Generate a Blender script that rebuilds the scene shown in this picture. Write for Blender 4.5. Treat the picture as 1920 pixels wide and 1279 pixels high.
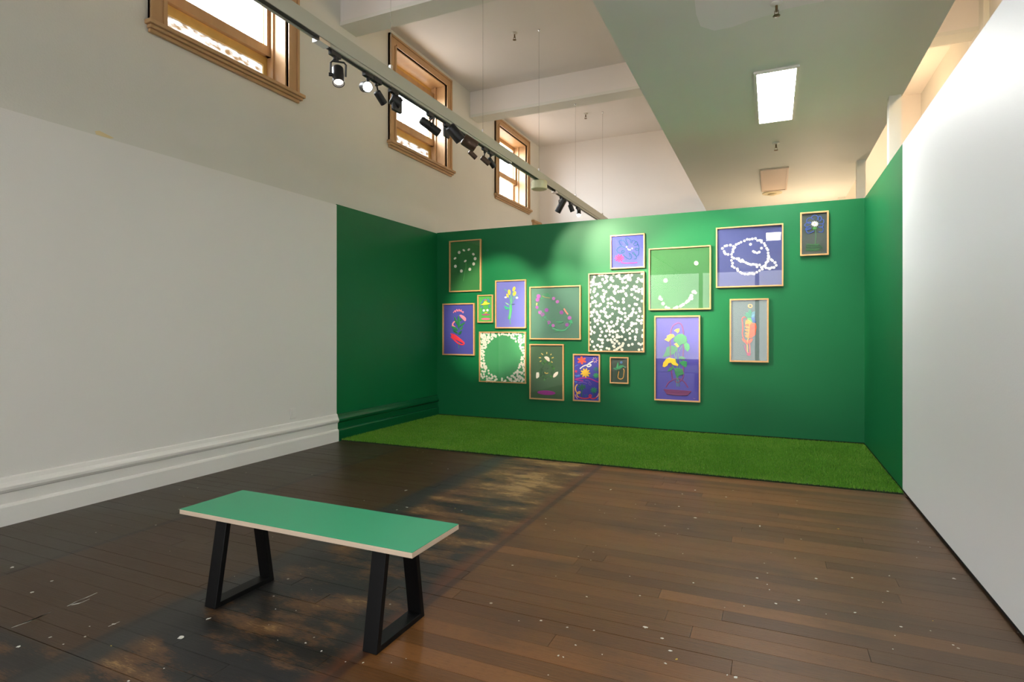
import bpy, math, random
import numpy as np
from mathutils import Vector, Matrix

# ------------------------------------------------------------------ clear
for o in list(bpy.data.objects): bpy.data.objects.remove(o, do_unlink=True)
SC = bpy.context.scene
COL = SC.collection

# ------------------------------------------------------------------ camera
FPX, YAW, HZ, CAMZ = 1080.02, 0.423433, 620.961, 1.42      # focal length in px of a 1920x1279 frame
cd = bpy.data.cameras.new('camera'); cam = bpy.data.objects.new('camera', cd); COL.objects.link(cam)
cam.location = (0, 0, CAMZ); cam.rotation_euler = (math.pi/2, 0, YAW)
cd.sensor_fit = 'HORIZONTAL'; cd.sensor_width = 36; cd.lens = 36*FPX/1920
cd.shift_y = -(639.5-HZ)/1920; cd.clip_start = 0.05; cd.clip_end = 200
SC.camera = cam

# ------------------------------------------------------------------ exposure, world
SC.view_settings.view_transform = 'Standard'; SC.view_settings.look = 'None'
SC.view_settings.gamma = 1; SC.view_settings.use_curve_mapping = False
SC.view_settings.exposure = 1.0
SC.cycles.use_denoising = True
SC.cycles.max_bounces = 10; SC.cycles.diffuse_bounces = 6; SC.cycles.glossy_bounces = 4
SC.cycles.transparent_max_bounces = 12
SC.cycles.caustics_reflective = False; SC.cycles.caustics_refractive = False
SC.cycles.sample_clamp_indirect = 6
SKY = 14.0
w = bpy.data.worlds.new('sky'); SC.world = w; w.use_nodes = True
wt = w.node_tree; bg = wt.nodes['Background']; bg.inputs[1].default_value = SKY      # bright overcast sky above, darker street below
tc = wt.nodes.new('ShaderNodeTexCoord'); sx = wt.nodes.new('ShaderNodeSeparateXYZ'); wt.links.new(tc.outputs['Generated'], sx.inputs[0])
mr = wt.nodes.new('ShaderNodeMapRange'); mr.inputs[1].default_value = -.06; mr.inputs[2].default_value = .04; wt.links.new(sx.outputs[2], mr.inputs[0])
wm = wt.nodes.new('ShaderNodeMix'); wm.data_type = 'RGBA'; wm.inputs['A'].default_value = (.20, .19, .18, 1); wm.inputs['B'].default_value = (.93, .97, 1, 1)
wt.links.new(mr.outputs[0], wm.inputs['Factor']); wt.links.new(wm.outputs['Result'], bg.inputs[0])

PANEL_L = 33.0      # fluorescent diffusers
# ------------------------------------------------------------------ pixel -> place
F_ = np.array([-math.sin(YAW), math.cos(YAW), 0]); R_ = np.array([math.cos(YAW), math.sin(YAW), 0]); U_ = np.array([0, 0, 1.]); C_ = np.array([0, 0, CAMZ])
def ray(u, v): return F_+R_*(u-960)/FPX+U_*(HZ-v)/FPX
def onX(u, v, X): d = ray(u, v); return C_+d*(X/d[0])
def onY(u, v, Y): d = ray(u, v); return C_+d*(Y/d[1])
def onZ(u, v, Z): d = ray(u, v); return C_+d*((Z-CAMZ)/d[2])

# ------------------------------------------------------------------ place dimensions (metres)
XL = -5.135         # plaster of the left wall
XP = -5.12          # painted lower lining of the left wall
XR = 1.05           # right partition face
YB = 8.30           # green back partition face
PH = 3.07           # partition height
ZC = 5.885          # high ceiling
YF, YR = 13.02, -9.0
XO = 2.56           # outer wall of the aisle behind the right partition
ZS, SX0, SX1 = 4.0, -1.275, 1.305   # lowered ceiling
TX = -3.14          # lighting track
GL, GR = 5.85, 6.03 # where the green paint starts on the left and right walls

# ------------------------------------------------------------------ lights
def light(name, kind, loc, power, color=(1, 1, 1), target=None, **kw):
    l = bpy.data.lights.new(name, kind); l.energy = power; l.color = color
    for k, v in kw.items(): setattr(l, k, v)
    o = bpy.data.objects.new(name, l); COL.objects.link(o); o.location = loc
    if target is not None: o.rotation_euler = (Vector(target)-Vector(loc)).to_track_quat('-Z', 'Y').to_euler()
    return o
WIN_Y = [3.39, 6.965, 10.53, -0.185, -3.76, -7.335]
for y in WIN_Y:     # daylight portals, one for each window
    p = light('daylight_portal', 'AREA', (-5.43, y+.895, 4.94), 1, shape='RECTANGLE', size=1.5, size_y=1.5)
    p.rotation_euler = (0, -math.pi/2, 0); p.data.cycles.is_portal = True
WARM = (1.0, 0.68, 0.38)
light('aisle_lamp', 'POINT', (1.95, 7.0, 4.7), 32, WARM, shadow_soft_size=.12)
light('aisle_lamp', 'POINT', (1.95, 11.4, 4.7), 32, WARM, shadow_soft_size=.12)
light('back_room_lamp', 'POINT', (0.75, 12.2, 2.8), 34, (1, .74, .48), shadow_soft_size=.12)
light('back_room_lamp', 'POINT', (-3.6, 11.3, 2.3), 18, (1, .85, .68), shadow_soft_size=.12)

# ------------------------------------------------------------------ materials
def srgb(r, g, b):
    f = lambda c: (c/255/12.92) if c/255 <= .04045 else ((c/255+.055)/1.055)**2.4
    return (f(r), f(g), f(b), 1)
def newmat(name):
    m = bpy.data.materials.new(name); m.use_nodes = True
    return m, m.node_tree, m.node_tree.nodes['Principled BSDF']
def mat(name, col, rough=.5, var=0., scale=6., bump=0., bscale=80., metal=0., spec=.5, stretch=(1, 1, 1), coat=0.):
    m, nt, b = newmat(name)
    b.inputs['Roughness'].default_value = rough; b.inputs['Metallic'].default_value = metal
    b.inputs['Specular IOR Level'].default_value = spec; b.inputs['Coat Weight'].default_value = coat
    b.inputs['Base Color'].default_value = col
    if var or bump:
        g = nt.nodes.new('ShaderNodeNewGeometry'); mp = nt.nodes.new('ShaderNodeMapping'); mp.inputs['Scale'].default_value = stretch
        nt.links.new(g.outputs['Position'], mp.inputs['Vector'])
    if var:
        n = nt.nodes.new('ShaderNodeTexNoise'); n.inputs['Scale'].default_value = scale; n.inputs['Detail'].default_value = 5
        nt.links.new(mp.outputs[0], n.inputs['Vector'])
        mx = nt.nodes.new('ShaderNodeMix'); mx.data_type = 'RGBA'
        mx.inputs['A'].default_value = tuple(c*(1-var) for c in col[:3])+(1,); mx.inputs['B'].default_value = tuple(min(1, c*(1+var)) for c in col[:3])+(1,)
        nt.links.new(n.outputs['Fac'], mx.inputs['Factor']); nt.links.new(mx.outputs['Result'], b.inputs['Base Color'])
    if bump:
        n2 = nt.nodes.new('ShaderNodeTexNoise'); n2.inputs['Scale'].default_value = bscale; n2.inputs['Detail'].default_value = 3
        nt.links.new(mp.outputs[0], n2.inputs['Vector'])
        bp = nt.nodes.new('ShaderNodeBump'); bp.inputs['Strength'].default_value = bump; bp.inputs['Distance'].default_value = .01
        nt.links.new(n2.outputs['Fac'], bp.inputs['Height']); nt.links.new(bp.outputs[0], b.inputs['Normal'])
    return m
def emis(name, col, strength):
    m, nt, b = newmat(name); b.inputs['Base Color'].default_value = (.8, .8, .8, 1)
    b.inputs['Emission Color'].default_value = col; b.inputs['Emission Strength'].default_value = strength
    return m
def glassy(name, tint=(1, 1, 1, 1), rough=0.0, refl=1.0, bump=0, bscale=40):
    """clear sheet: transparent, with the mirror reflection of a glass surface"""
    m, nt, b = newmat(name); nt.nodes.remove(b); out = nt.nodes['Material Output']
    t = nt.nodes.new('ShaderNodeBsdfTransparent'); t.inputs[0].default_value = tint
    g = nt.nodes.new('ShaderNodeBsdfGlossy'); g.inputs['Roughness'].default_value = rough
    f = nt.nodes.new('ShaderNodeLayerWeight'); f.inputs['Blend'].default_value = .5       # Schlick's curve for glass in air
    q = nt.nodes.new('ShaderNodeMath'); q.operation = 'POWER'; q.inputs[1].default_value = 5; nt.links.new(f.outputs['Facing'], q.inputs[0])
    k = nt.nodes.new('ShaderNodeMath'); k.operation = 'MULTIPLY_ADD'; k.inputs[1].default_value = .92*refl; k.inputs[2].default_value = .04*refl
    nt.links.new(q.outputs[0], k.inputs[0])
    mx = nt.nodes.new('ShaderNodeMixShader'); nt.links.new(k.outputs[0], mx.inputs[0]); nt.links.new(t.outputs[0], mx.inputs[1]); nt.links.new(g.outputs[0], mx.inputs[2])
    nt.links.new(mx.outputs[0], out.inputs['Surface'])
    return m
M = {}
M['plaster'] = mat('cream_plaster', srgb(216, 215, 207), .7, .05, 1.3, .12, 60)
M['white'] = mat('white_wall_paint', srgb(229, 227, 223), .55, .02, 1.0, .08, 90)
M['whiteR'] = mat('cool_white_wall_paint', srgb(232, 233, 234), .5, .015, .8, .06, 90)
M['ceil'] = mat('ceiling_paint', srgb(224, 219, 215), .7, .03, 1.5, .08, 40)
M['soffit'] = mat('lowered_ceiling_paint', srgb(228, 230, 222), .6, .03, 1.2, .08, 50)
M['green'] = mat('green_wall_paint', srgb(10, 104, 58), .46, .06, 1.2, .06, 70, spec=.28)
M['greenbase'] = mat('green_gloss_paint', srgb(8, 84, 48), .22, .04, 2, .03, 60)
M['base'] = mat('white_gloss_paint', srgb(232, 230, 226), .35, .02, 3, .04, 60)
M['post'] = mat('post_paint', srgb(222, 222, 212), .6)
M['black_gap'] = mat('black_recess', (.006, .006, .006, 1), .8)
M['wood'] = mat('varnished_pine', srgb(184, 147, 105), .42, .18, 9, .05, 40, stretch=(1, 1, .25))
M['yellow_wood'] = mat('old_yellow_wood', srgb(205, 170, 95), .45, .2, 8)
M['oak'] = mat('pale_oak', srgb(206, 158, 104), .42, .14, 30)
M['alu'] = mat('painted_aluminium', srgb(190, 190, 176), .45, .03, 3)
M['dark'] = mat('dark_channel', srgb(70, 72, 70), .6)
M['blackmetal'] = mat('black_lamp_metal', srgb(26, 26, 27), .42)
M['bronze'] = mat('bronze_lamp_metal', srgb(96, 78, 66), .38, metal=.7)
M['wire'] = mat('grey_wire', srgb(128, 124, 118), .6)
M['chrome'] = mat('chrome', (.7, .7, .7, 1), .2, metal=1)
M['steel'] = mat('black_powder_coat', srgb(8, 8, 9), .5, 0, 1, .03, 300, spec=.2)
M['laminate'] = mat('green_laminate', srgb(34, 148, 104), .4, .03, 5)
M['ply'] = mat('birch_ply', srgb(205, 186, 165), .6, .18, 6, stretch=(1, 1, 60))
M['cream_plastic'] = mat('cream_plastic', srgb(222, 218, 178), .4)
M['wplastic'] = mat('white_plastic', srgb(225, 223, 215), .4)
M['brass'] = mat('dull_brass', srgb(110, 90, 60), .4, metal=.6)
M['tube_light'] = emis('lit_diffuser', (1, .99, .95, 1), PANEL_L)
M['hatch'] = mat('unlit_diffuser', srgb(222, 200, 178), .5)
M['stainring'] = mat('yellowed_plastic', srgb(215, 200, 160), .5)
M['lampon'] = emis('lit_lamp', (1, .93, .84, 1), 120)
M['lampdim'] = emis('glowing_reflector', (1, .9, .78, 1), 2.2)
M['frosted'] = emis('daylit_frosted_glass', (.97, .98, 1, 1), 2.9)
M['lens'] = mat('lamp_glass', srgb(150, 140, 128), .15, metal=.6)
M['glass'] = glassy('window_glass', (.98, .99, 1, 1))
M['acrylic'] = glassy('picture_glass', (1, 1, 1, 1), .0, .6)
M['speck'] = mat('old_white_paint', srgb(205, 205, 198), .6)
M['speck2'] = mat('old_yellow_paint', srgb(205, 175, 70), .6)

def ripple_mat():
    m, nt, b = newmat('obscured_glass')
    g = nt.nodes.new('ShaderNodeNewGeometry'); n = nt.nodes.new('ShaderNodeTexNoise'); n.inputs['Scale'].default_value = 9; n.inputs['Detail'].default_value = 8
    mp = nt.nodes.new('ShaderNodeMapping'); mp.inputs['Scale'].default_value = (1, 1, 2.2)
    nt.links.new(g.outputs['Position'], mp.inputs[0]); nt.links.new(mp.outputs[0], n.inputs['Vector'])
    r = nt.nodes.new('ShaderNodeValToRGB'); r.color_ramp.elements[0].position = .36; r.color_ramp.elements[0].color = (.20, .15, .10, 1)
    r.color_ramp.elements[1].position = .56; r.color_ramp.elements[1].color = (.42, .43, .44, 1)
    nt.links.new(n.outputs['Fac'], r.inputs[0])
    t = nt.nodes.new('ShaderNodeBsdfTranslucent'); nt.links.new(r.outputs[0], t.inputs[0])
    mx = nt.nodes.new('ShaderNodeMixShader'); mx.inputs[0].default_value = .12
    b.inputs['Roughness'].default_value = .15; nt.links.new(r.outputs[0], b.inputs['Base Color'])
    nt.links.new(t.outputs[0], mx.inputs[1]); nt.links.new(b.outputs[0], mx.inputs[2])
    nt.links.new(mx.outputs[0], nt.nodes['Material Output'].inputs['Surface'])
    return m
M['ripple'] = ripple_mat()

def floor_mat():
    m, nt, b = newmat('worn_floorboards'); N = nt.nodes; L = nt.links
    g = N.new('ShaderNodeNewGeometry'); sp = N.new('ShaderNodeSeparateXYZ'); L.new(g.outputs['Position'], sp.inputs[0])
    def noise(scale, stretch=(1, 1, 1), detail=5, rough=.55, off=0):
        mp = N.new('ShaderNodeMapping'); mp.inputs['Scale'].default_value = stretch; mp.inputs['Location'].default_value = (off, off*1.7, 0)
        L.new(g.outputs['Position'], mp.inputs[0]); n = N.new('ShaderNodeTexNoise'); n.inputs['Scale'].default_value = scale
        n.inputs['Detail'].default_value = detail; n.inputs['Roughness'].default_value = rough; L.new(mp.outputs[0], n.inputs['Vector']); return n.outputs['Fac']
    def mth(op, a, c, d=None):
        k = N.new('ShaderNodeMath'); k.operation = op
        for i, x in enumerate((a, c, d)):
            if x is None: continue
            if isinstance(x, (int, float)): k.inputs[i].default_value = x
            else: L.new(x, k.inputs[i])
        return k.outputs[0]
    def step(x, e0, e1):
        k = N.new('ShaderNodeMapRange'); k.interpolation_type = 'SMOOTHSTEP'; L.new(x, k.inputs[0])
        k.inputs[1].default_value = e0; k.inputs[2].default_value = e1; return k.outputs[0]
    def mix(f, a, c):
        k = N.new('ShaderNodeMix'); k.data_type = 'RGBA'
        if isinstance(f, float): k.inputs['Factor'].default_value = f
        else: L.new(f, k.inputs['Factor'])
        for nm, x in (('A', a), ('B', c)):
            if isinstance(x, tuple): k.inputs[nm].default_value = x
            else: L.new(x, k.inputs[nm])
        return k.outputs['Result']
    oi = N.new('ShaderNodeObjectInfo').outputs['Random']
    X, Y = sp.outputs[0], sp.outputs[1]
    warp = noise(2.2, (1, 1, 1), 4)
    Xw = mth('ADD', X, mth('MULTIPLY', mth('SUBTRACT', warp, .5), .22))
    grain = noise(4, (1.2, 26, 1), 6, .6); fine = noise(24, (1, 9, 1), 4, .6, 3)
    blot = noise(1.6, (.7, 1.6, 1), 6, .62, 7)
    patch = noise(2.6, (.75, 1.7, 1), 7, .66, 11)
    # D: red-brown boards on the right
    D = mix(grain, srgb(50, 31, 14), srgb(112, 74, 38)); D = mix(mth('MULTIPLY', oi, .62), D, srgb(64, 38, 19)); oi2 = mth('FRACT', mth('MULTIPLY', oi, 7.31), 0.0); D = mix(mth('MULTIPLY', oi2, .55), D, srgb(134, 88, 46))
    D = mix(mth('MULTIPLY', step(fine, .52, .70), .45), D, srgb(48, 31, 17))
    D = mix(mth('MULTIPLY', step(blot, .5, .72), .5), D, srgb(58, 48, 38))
    D = mix(mth('MULTIPLY', step(Xw, .1, .95), .55), D, srgb(80, 70, 60))
    # B: brown sealed strip; A: grey-brown along the left wall
    B = mix(grain, srgb(42, 29, 15), srgb(76, 53, 29)); B = mix(mth('MULTIPLY', oi, .4), B, srgb(66, 46, 30))
    A = mix(blot, srgb(34, 32, 24), srgb(78, 64, 46))
    # C: black old coating worn through to tan wood
    wear = mth('ADD', patch, mth('MULTIPLY', mth('SUBTRACT', fine, .5), .35))
    far = mth('MULTIPLY', step(Y, 2.8, 5.0), .12)
    wv = mth('ADD', wear, far)
    Cc = mix(step(wv, .48, .60), srgb(27, 26, 25), srgb(86, 60, 36)); Cc = mix(step(wv, .62, .74), Cc, srgb(146, 116, 74))
    strip = mix(blot, srgb(30, 30, 29), srgb(50, 48, 44))
    col = mix(step(Xw, -4.14, -4.04), A, B)
    low = mth('SUBTRACT', 1.0, step(Y, 1.46, 1.56))
    col = mix(mth('MULTIPLY', low, .9), col, Cc)
    col = mix(step(Xw, -2.90, -2.78), col, strip)
    col = mix(step(Xw, -2.72, -2.56), col, Cc)
    col = mix(step(Xw, -1.78, -1.66), col, mix(grain, srgb(70, 40, 24), srgb(104, 60, 34)))
    col = mix(step(X, -1.63, -1.60), col, D)
    # thin dark lines left by the vanished walls
    for x0, wd, k in ((-4.09, .025, .6), (-2.83, .02, .55), (-1.64, .022, .6)):
        ln = mth('SUBTRACT', 1.0, step(mth('ABSOLUTE', mth('SUBTRACT', mth('ADD', X, mth('MULTIPLY', mth('SUBTRACT', fine, .5), .03)), x0), 0.0), wd*.5, wd*1.6))
        col = mix(mth('MULTIPLY', ln, k), col, srgb(24, 23, 22))
    # dust and paint flecks
    v = N.new('ShaderNodeTexVoronoi'); v.inputs['Scale'].default_value = 10; v.feature = 'F1'; L.new(g.outputs['Position'], v.inputs['Vector'])
    sep = N.new('ShaderNodeSeparateColor'); L.new(v.outputs['Color'], sep.inputs[0])
    fl = mth('LESS_THAN', v.outputs['Distance'], mth('MULTIPLY', sep.outputs[1], .085))
    fl = mth('MULTIPLY', fl, mth('GREATER_THAN', sep.outputs[0], .5))
    col = mix(mth('MULTIPLY', fl, .75), col, srgb(190, 186, 172))
    sc = noise(10, (1, 14, 1), 3, .7, 21)
    col = mix(mth('MULTIPLY', step(sc, .70, .80), .35), col, srgb(150, 130, 100))
    L.new(col, b.inputs['Base Color'])
    rr = N.new('ShaderNodeMapRange'); L.new(blot, rr.inputs[0]); rr.inputs[3].default_value = .30; rr.inputs[4].default_value = .56
    L.new(rr.outputs[0], b.inputs['Roughness']); b.inputs['Specular IOR Level'].default_value = .3
    bp = N.new('ShaderNodeBump'); bp.inputs['Strength'].default_value = .25; bp.inputs['Distance'].default_value = .004
    L.new(mth('ADD', grain, mth('MULTIPLY', fine, .5)), bp.inputs['Height']); L.new(bp.outputs[0], b.inputs['Normal'])
    return m
M['floor'] = floor_mat()

def turf_mat():
    m, nt, b = newmat('turf_blades'); N = nt.nodes; L = nt.links
    g = N.new('ShaderNodeNewGeometry'); n = N.new('ShaderNodeTexNoise'); n.inputs['Scale'].default_value = 1.6; n.inputs['Detail'].default_value = 4
    L.new(g.outputs['Position'], n.inputs['Vector'])
    r = N.new('ShaderNodeValToRGB'); e = r.color_ramp.elements
    e[0].position = 0; e[0].color = srgb(60, 116, 28); e[1].position = 1; e[1].color = srgb(168, 184, 92)
    q = r.color_ramp.elements.new(.6); q.color = srgb(100, 162, 46)
    k = N.new('ShaderNodeMath'); k.operation = 'MULTIPLY_ADD'; k.inputs[1].default_value = .45
    L.new(n.outputs['Fac'], k.inputs[0]); k2 = N.new('ShaderNodeMath'); k2.operation = 'MULTIPLY'; k2.inputs[1].default_value = .55
    L.new(g.outputs['Random Per Island'], k2.inputs[0]); L.new(k2.outputs[0], k.inputs[2])
    L.new(k.outputs[0], r.inputs[0]); L.new(r.outputs[0], b.inputs['Base Color'])
    b.inputs['Roughness'].default_value = .5; b.inputs['Specular IOR Level'].default_value = .25
    return m
M['blade'] = turf_mat()
M['turfbase'] = mat('turf_backing', srgb(24, 44, 14), .9)

# ------------------------------------------------------------------ mesh helpers
class MB:
    def __init__(s): s.v = []; s.f = []
    def box(s, x0, x1, y0, y1, z0, z1):
        n = len(s.v); s.v += [(x0, y0, z0), (x1, y0, z0), (x1, y1, z0), (x0, y1, z0), (x0, y0, z1), (x1, y0, z1), (x1, y1, z1), (x0, y1, z1)]
        s.f += [tuple(n+i for i in q) for q in ((0, 3, 2, 1), (4, 5, 6, 7), (0, 1, 5, 4), (1, 2, 6, 5), (2, 3, 7, 6), (3, 0, 4, 7))]; return s
    def hexa(s, P):
        n = len(s.v); s.v += [tuple(p) for p in P]
        s.f += [tuple(n+i for i in q) for q in ((0, 3, 2, 1), (4, 5, 6, 7), (0, 1, 5, 4), (1, 2, 6, 5), (2, 3, 7, 6), (3, 0, 4, 7))]; return s
    def rings(s, rings, closed_ends=True, loop=False):
        n0 = len(s.v); k = len(rings[0])
        for r in rings: s.v += [tuple(p) for p in r]
        m = len(rings)
        for i in range(m if loop else m-1):
            a, c = n0+i*k, n0+((i+1) % m)*k
            for j in range(k): s.f.append((a+j, a+(j+1) % k, c+(j+1) % k, c+j))
        if closed_ends and not loop:
            s.f.append(tuple(n0+j for j in range(k))[::-1]); s.f.append(tuple(n0+(m-1)*k+j for j in range(k)))
        return s
    def lathe(s, p0, axis, prof, seg=20):
        """prof: list of (distance along axis, radius)"""
        a = Vector(axis).normalized(); u = a.orthogonal().normalized(); w_ = a.cross(u); p0 = Vector(p0)
        return s.rings([[p0+a*d+(u*math.cos(t)+w_*math.sin(t))*r for t in (2*math.pi*j/seg for j in range(seg))] for d, r in prof])
    def cyl(s, p0, p1, r, seg=12):
        d = Vector(p1)-Vector(p0); return s.lathe(p0, d, [(0, r), (d.length, r)], seg)
    def tube(s, pts, r, seg=8):
        P = [Vector(p) for p in pts]; R = []
        for i, p in enumerate(P):
            t = (P[min(i+1, len(P)-1)]-P[max(i-1, 0)]).normalized(); u = t.cross(Vector((1, 0, 0)))
            if u.length < .05: u = t.cross(Vector((0, 1, 0)))
            u.normalize(); w_ = t.cross(u); R.append([p+(u*math.cos(a)+w_*math.sin(a))*r for a in (2*math.pi*j/seg for j in range(seg))])
        return s.rings(R)
    def extrude_profile_y(s, prof, y0, y1):
        """prof: closed list of (x, z)"""
        return s.rings([[(x, y0, z) for x, z in prof], [(x, y1, z) for x, z in prof]])
    def build(s, name, m, parent=None, smooth=False, bevel=0):
        me = bpy.data.meshes.new(name); off = Vector((0, 0, 0))
        if parent is not None:
            q = parent
            while q is not None: off += q.location; q = q.parent
        me.from_pydata([tuple(Vector(p)-off) for p in s.v], [], s.f); me.materials.append(m)
        import bmesh
        b = bmesh.new(); b.from_mesh(me); bmesh.ops.recalc_face_normals(b, faces=b.faces[:]); b.to_mesh(me); b.free()
        o = bpy.data.objects.new(name, me); COL.objects.link(o)
        if parent is not None: o.parent = parent
        if smooth:
            me.shade_smooth()
            md = o.modifiers.new('edges', 'EDGE_SPLIT'); md.split_angle = math.radians(38)
        if bevel:
            md = o.modifiers.new('bevel', 'BEVEL'); md.width = bevel; md.segments = 2; md.limit_method = 'ANGLE'
        return o
def tag(o, label, cat=None, group=None, kind=None):
    o['label'] = label
    if cat: o['category'] = cat
    if group: o['group'] = group
    if kind: o['kind'] = kind
    return o
def empty(name, loc, label, cat, group=None, kind=None):
    o = bpy.data.objects.new(name, None); COL.objects.link(o); o.location = loc; o.empty_display_size = .1
    return tag(o, label, cat, group, kind)
def struct(name, mb, m, label, cat='wall', **kw): return tag(mb.build(name, m, **kw), label, cat, kind='structure')

# ------------------------------------------------------------------ floor
fl = MB().box(XL-.4, XO+.3, YR-.3, -0.55, -.2, 0).box(XL-.4, XO+.3, 5.89, YF+.3, -.2, 0).box(XR+.04, XO+.3, -0.55, 5.89, -.2, 0).box(XL-.4, XR+.04, -.55, 5.89, -.2, -.018)
floor = struct('floor', fl, M['floor'], 'dark worn wooden floor of narrow boards with paint flecks', 'floor')
random.seed(4)
PW = .1143; y = 2.544-27*PW
rows = []
while y < 5.885: rows.append(y); y += PW
fixed = {round((2.884-rows[0])/PW): -.48, round((3.461-rows[0])/PW): -.95, round((2.43-rows[0])/PW): -.92}
for i, y0 in enumerate(rows):
    cuts = [XP+.005]; x = XP-random.uniform(0, 2.2)
    while True:
        x += random.uniform(1.7, 3.4)
        if x > XR-.35: break
        if x > XP+.4: cuts.append(x)
    if i in fixed: cuts = [c for c in cuts if abs(c-fixed[i]) > .8]+[fixed[i]]; cuts.sort()
    cuts.append(XR-.004)
    for a, c in zip(cuts[:-1], cuts[1:]):
        dz = random.uniform(-.0012, .0)
        y1 = min(y0+PW-random.choice((.0010, .0016, .0024, .0034)), 5.889)
        MB().box(a+.0012, c-.0012, y0, y1, -.018, dz).build('floorboard', M['floor'], floor)
# old paint drips and scrapes on the boards
spots = []
def fp(ox, oy, s, *pts): return [(onZ(ox+a/s, oy+b/s, 0), r/s) for a, b, r in pts]
spots += fp(1000, 1020, 4.8, (480, 475, 24), (960, 465, 14), (1010, 750, 38), (1160, 850, 26), (1235, 962, 34), (1288, 1038, 24), (1190, 1075, 26), (70, 690, 22), (1820, 1200, 30), (1745, 1180, 16), (305, 750, 16), (380, 910, 20), (225, 1005, 22), (270, 1018, 16), (1440, 350, 13), (545, 778, 18), (1345, 88, 8), (868, 292, 8), (1895, 560, 12), (620, 995, 12), (135, 1180, 12))
spots += fp(1400, 960, 4.8, (118, 125, 20), (825, 152, 14), (950, 592, 16), (1285, 575, 12), (1865, 600, 24), (625, 600, 18), (95, 595, 18), (185, 652, 10), (205, 700, 10), (468, 795, 17), (265, 825, 20), (975, 905, 18), (1388, 1033, 20), (1225, 815, 12), (1270, 715, 16), (1860, 1198, 16), (1655, 1070, 9), (1335, 1112, 9), (1675, 980, 9), (715, 920, 7), (1315, 1235, 10), (1530, 412, 10), (1650, 318, 9), (1545, 270, 8))
spots += fp(0, 1000, 4.585, (275, 508, 22), (105, 293, 24), (1555, 895, 42), (980, 780, 26), (445, 410, 16), (160, 975, 22), (545, 955, 12), (430, 895, 18), (1790, 735, 34), (730, 890, 14), (770, 800, 12), (955, 968, 14), (1105, 1270, 16), (1410, 1162, 10))
spots += fp(1120, 880, 4.8, (120, 183, 28), (880, 188, 28), (765, 222, 12), (1160, 250, 14), (735, 335, 18), (880, 437, 26), (520, 315, 10), (1465, 515, 16), (65, 395, 10), (1780, 800, 14), (345, 315, 9))
spots += fp(640, 820, 4.8, (580, 478, 30), (590, 630, 26), (960, 285, 10), (1025, 640, 16), (735, 132, 8), (205, 570, 8), (1840, 732, 14))
spots += fp(480, 1120, 6.4, (260, 515, 16), (595, 548, 26), (787, 645, 22), (1285, 785, 22), (1075, 775, 16), (480, 160, 10), (1800, 737, 15), (1625, 785, 12), (235, 142, 12))
for i, (p, r) in enumerate(spots):
    rx = (.55 if r < 12 else .4)*r*np.linalg.norm(p-C_)/FPX; n = random.randint(9, 13); ang = random.choice((0, .5, 1.2, -.4)); el = random.uniform(.18, .5)
    ring = []
    for j in range(n):
        t = 2*math.pi*j/n; q = random.uniform(.55, 1.1); a, c = rx*q*math.cos(t), rx*q*el*2.2*math.sin(t)
        ring.append((p[0]+a*math.cos(ang)-c*math.sin(ang), p[1]+a*math.sin(ang)+c*math.cos(ang)))
    if p[1] > 5.87 or max(a for a, _ in ring) > XR-.02: continue
    MB().rings([[(a, c, -.0012) for a, c in ring], [(a, c, .0009) for a, c in ring]]).build('paint_spot', M['speck2'] if i % 17 == 5 else M['speck'], floor)

for pts_, wd in (((( 110, 808), (240, 765), (330, 720), (425, 683)), .016), (((590, 622), (660, 585), (740, 555), (825, 515)), .018), (((620, 615), (690, 600), (760, 570)), .010), (((935, 800), (1025, 762)), .007)):
    P_ = [onZ(a/4.585, 1000+b_/4.585, 0) for a, b_ in pts_]
    up = [(p[0], p[1]+wd*random.uniform(.3, .6)) for p in P_]; dn = [(p[0], p[1]-wd*random.uniform(.3, .6)) for p in P_]; ring = up+dn[::-1]
    MB().rings([[(a, c, -.0012) for a, c in ring], [(a, c, .0009) for a, c in ring]]).build('paint_scrape', M['speck'], floor)

# ------------------------------------------------------------------ walls, ceilings
OP0, OP1, WZ0, WZ1 = .16, 1.63, 4.22, 5.66        # window opening inside its casing
mb = MB().box(XL-.36, XL, YR, YF, 0, WZ0).box(XL-.36, XL, YR, YF, WZ1, ZC+.2)
ys = sorted(WIN_Y); edge = YR
for y in ys: mb.box(XL-.36, XL, edge, y+OP0, WZ0, WZ1); edge = y+OP1
mb.box(XL-.36, XL, edge, YF, WZ0, WZ1)
wall_left = struct('wall_left', mb, M['plaster'], 'tall cream plaster wall pierced by high wooden windows', 'wall')
o = MB().box(XL, XP, YR, GL, 0, 3.05).build('wall_lining', M['white'], wall_left); o['label'] = 'white painted lower wall face'
o = MB().box(XL, XP, GL, YB, 0, 3.06).build('wall_lining', M['green'], wall_left); o['label'] = 'green painted lower wall face'
prof = [(XP, 0), (XP+.036, 0), (XP+.036, .135), (XP+.030, .150), (XP+.018, .158), (XP+.018, .235), (XP+.030, .243), (XP+.040, .262), (XP+.040, .282), (XP+.030, .297), (XP+.022, .315), (XP+.014, .345), (XP+.006, .352), (XP, .352)]
tag(MB().extrude_profile_y(prof, YR, GL).build('baseboard_left', M['base']), 'tall moulded white baseboard along the white wall', 'baseboard', kind='structure')
tag(MB().extrude_profile_y(prof, GL, YB-.002).build('baseboard_left', M['greenbase']), 'tall moulded baseboard painted glossy green', 'baseboard', kind='structure')
# green partition across the room
wb = struct('wall_back', MB().box(XP, XR, YB, YB+.12, .035, PH), M['green'], 'green partition wall hung with framed flower pictures', 'wall')
o = MB().box(XP, XR, YB+.012, YB+.11, 0, .035).build('shadow_gap', M['black_gap'], wb)
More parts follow.
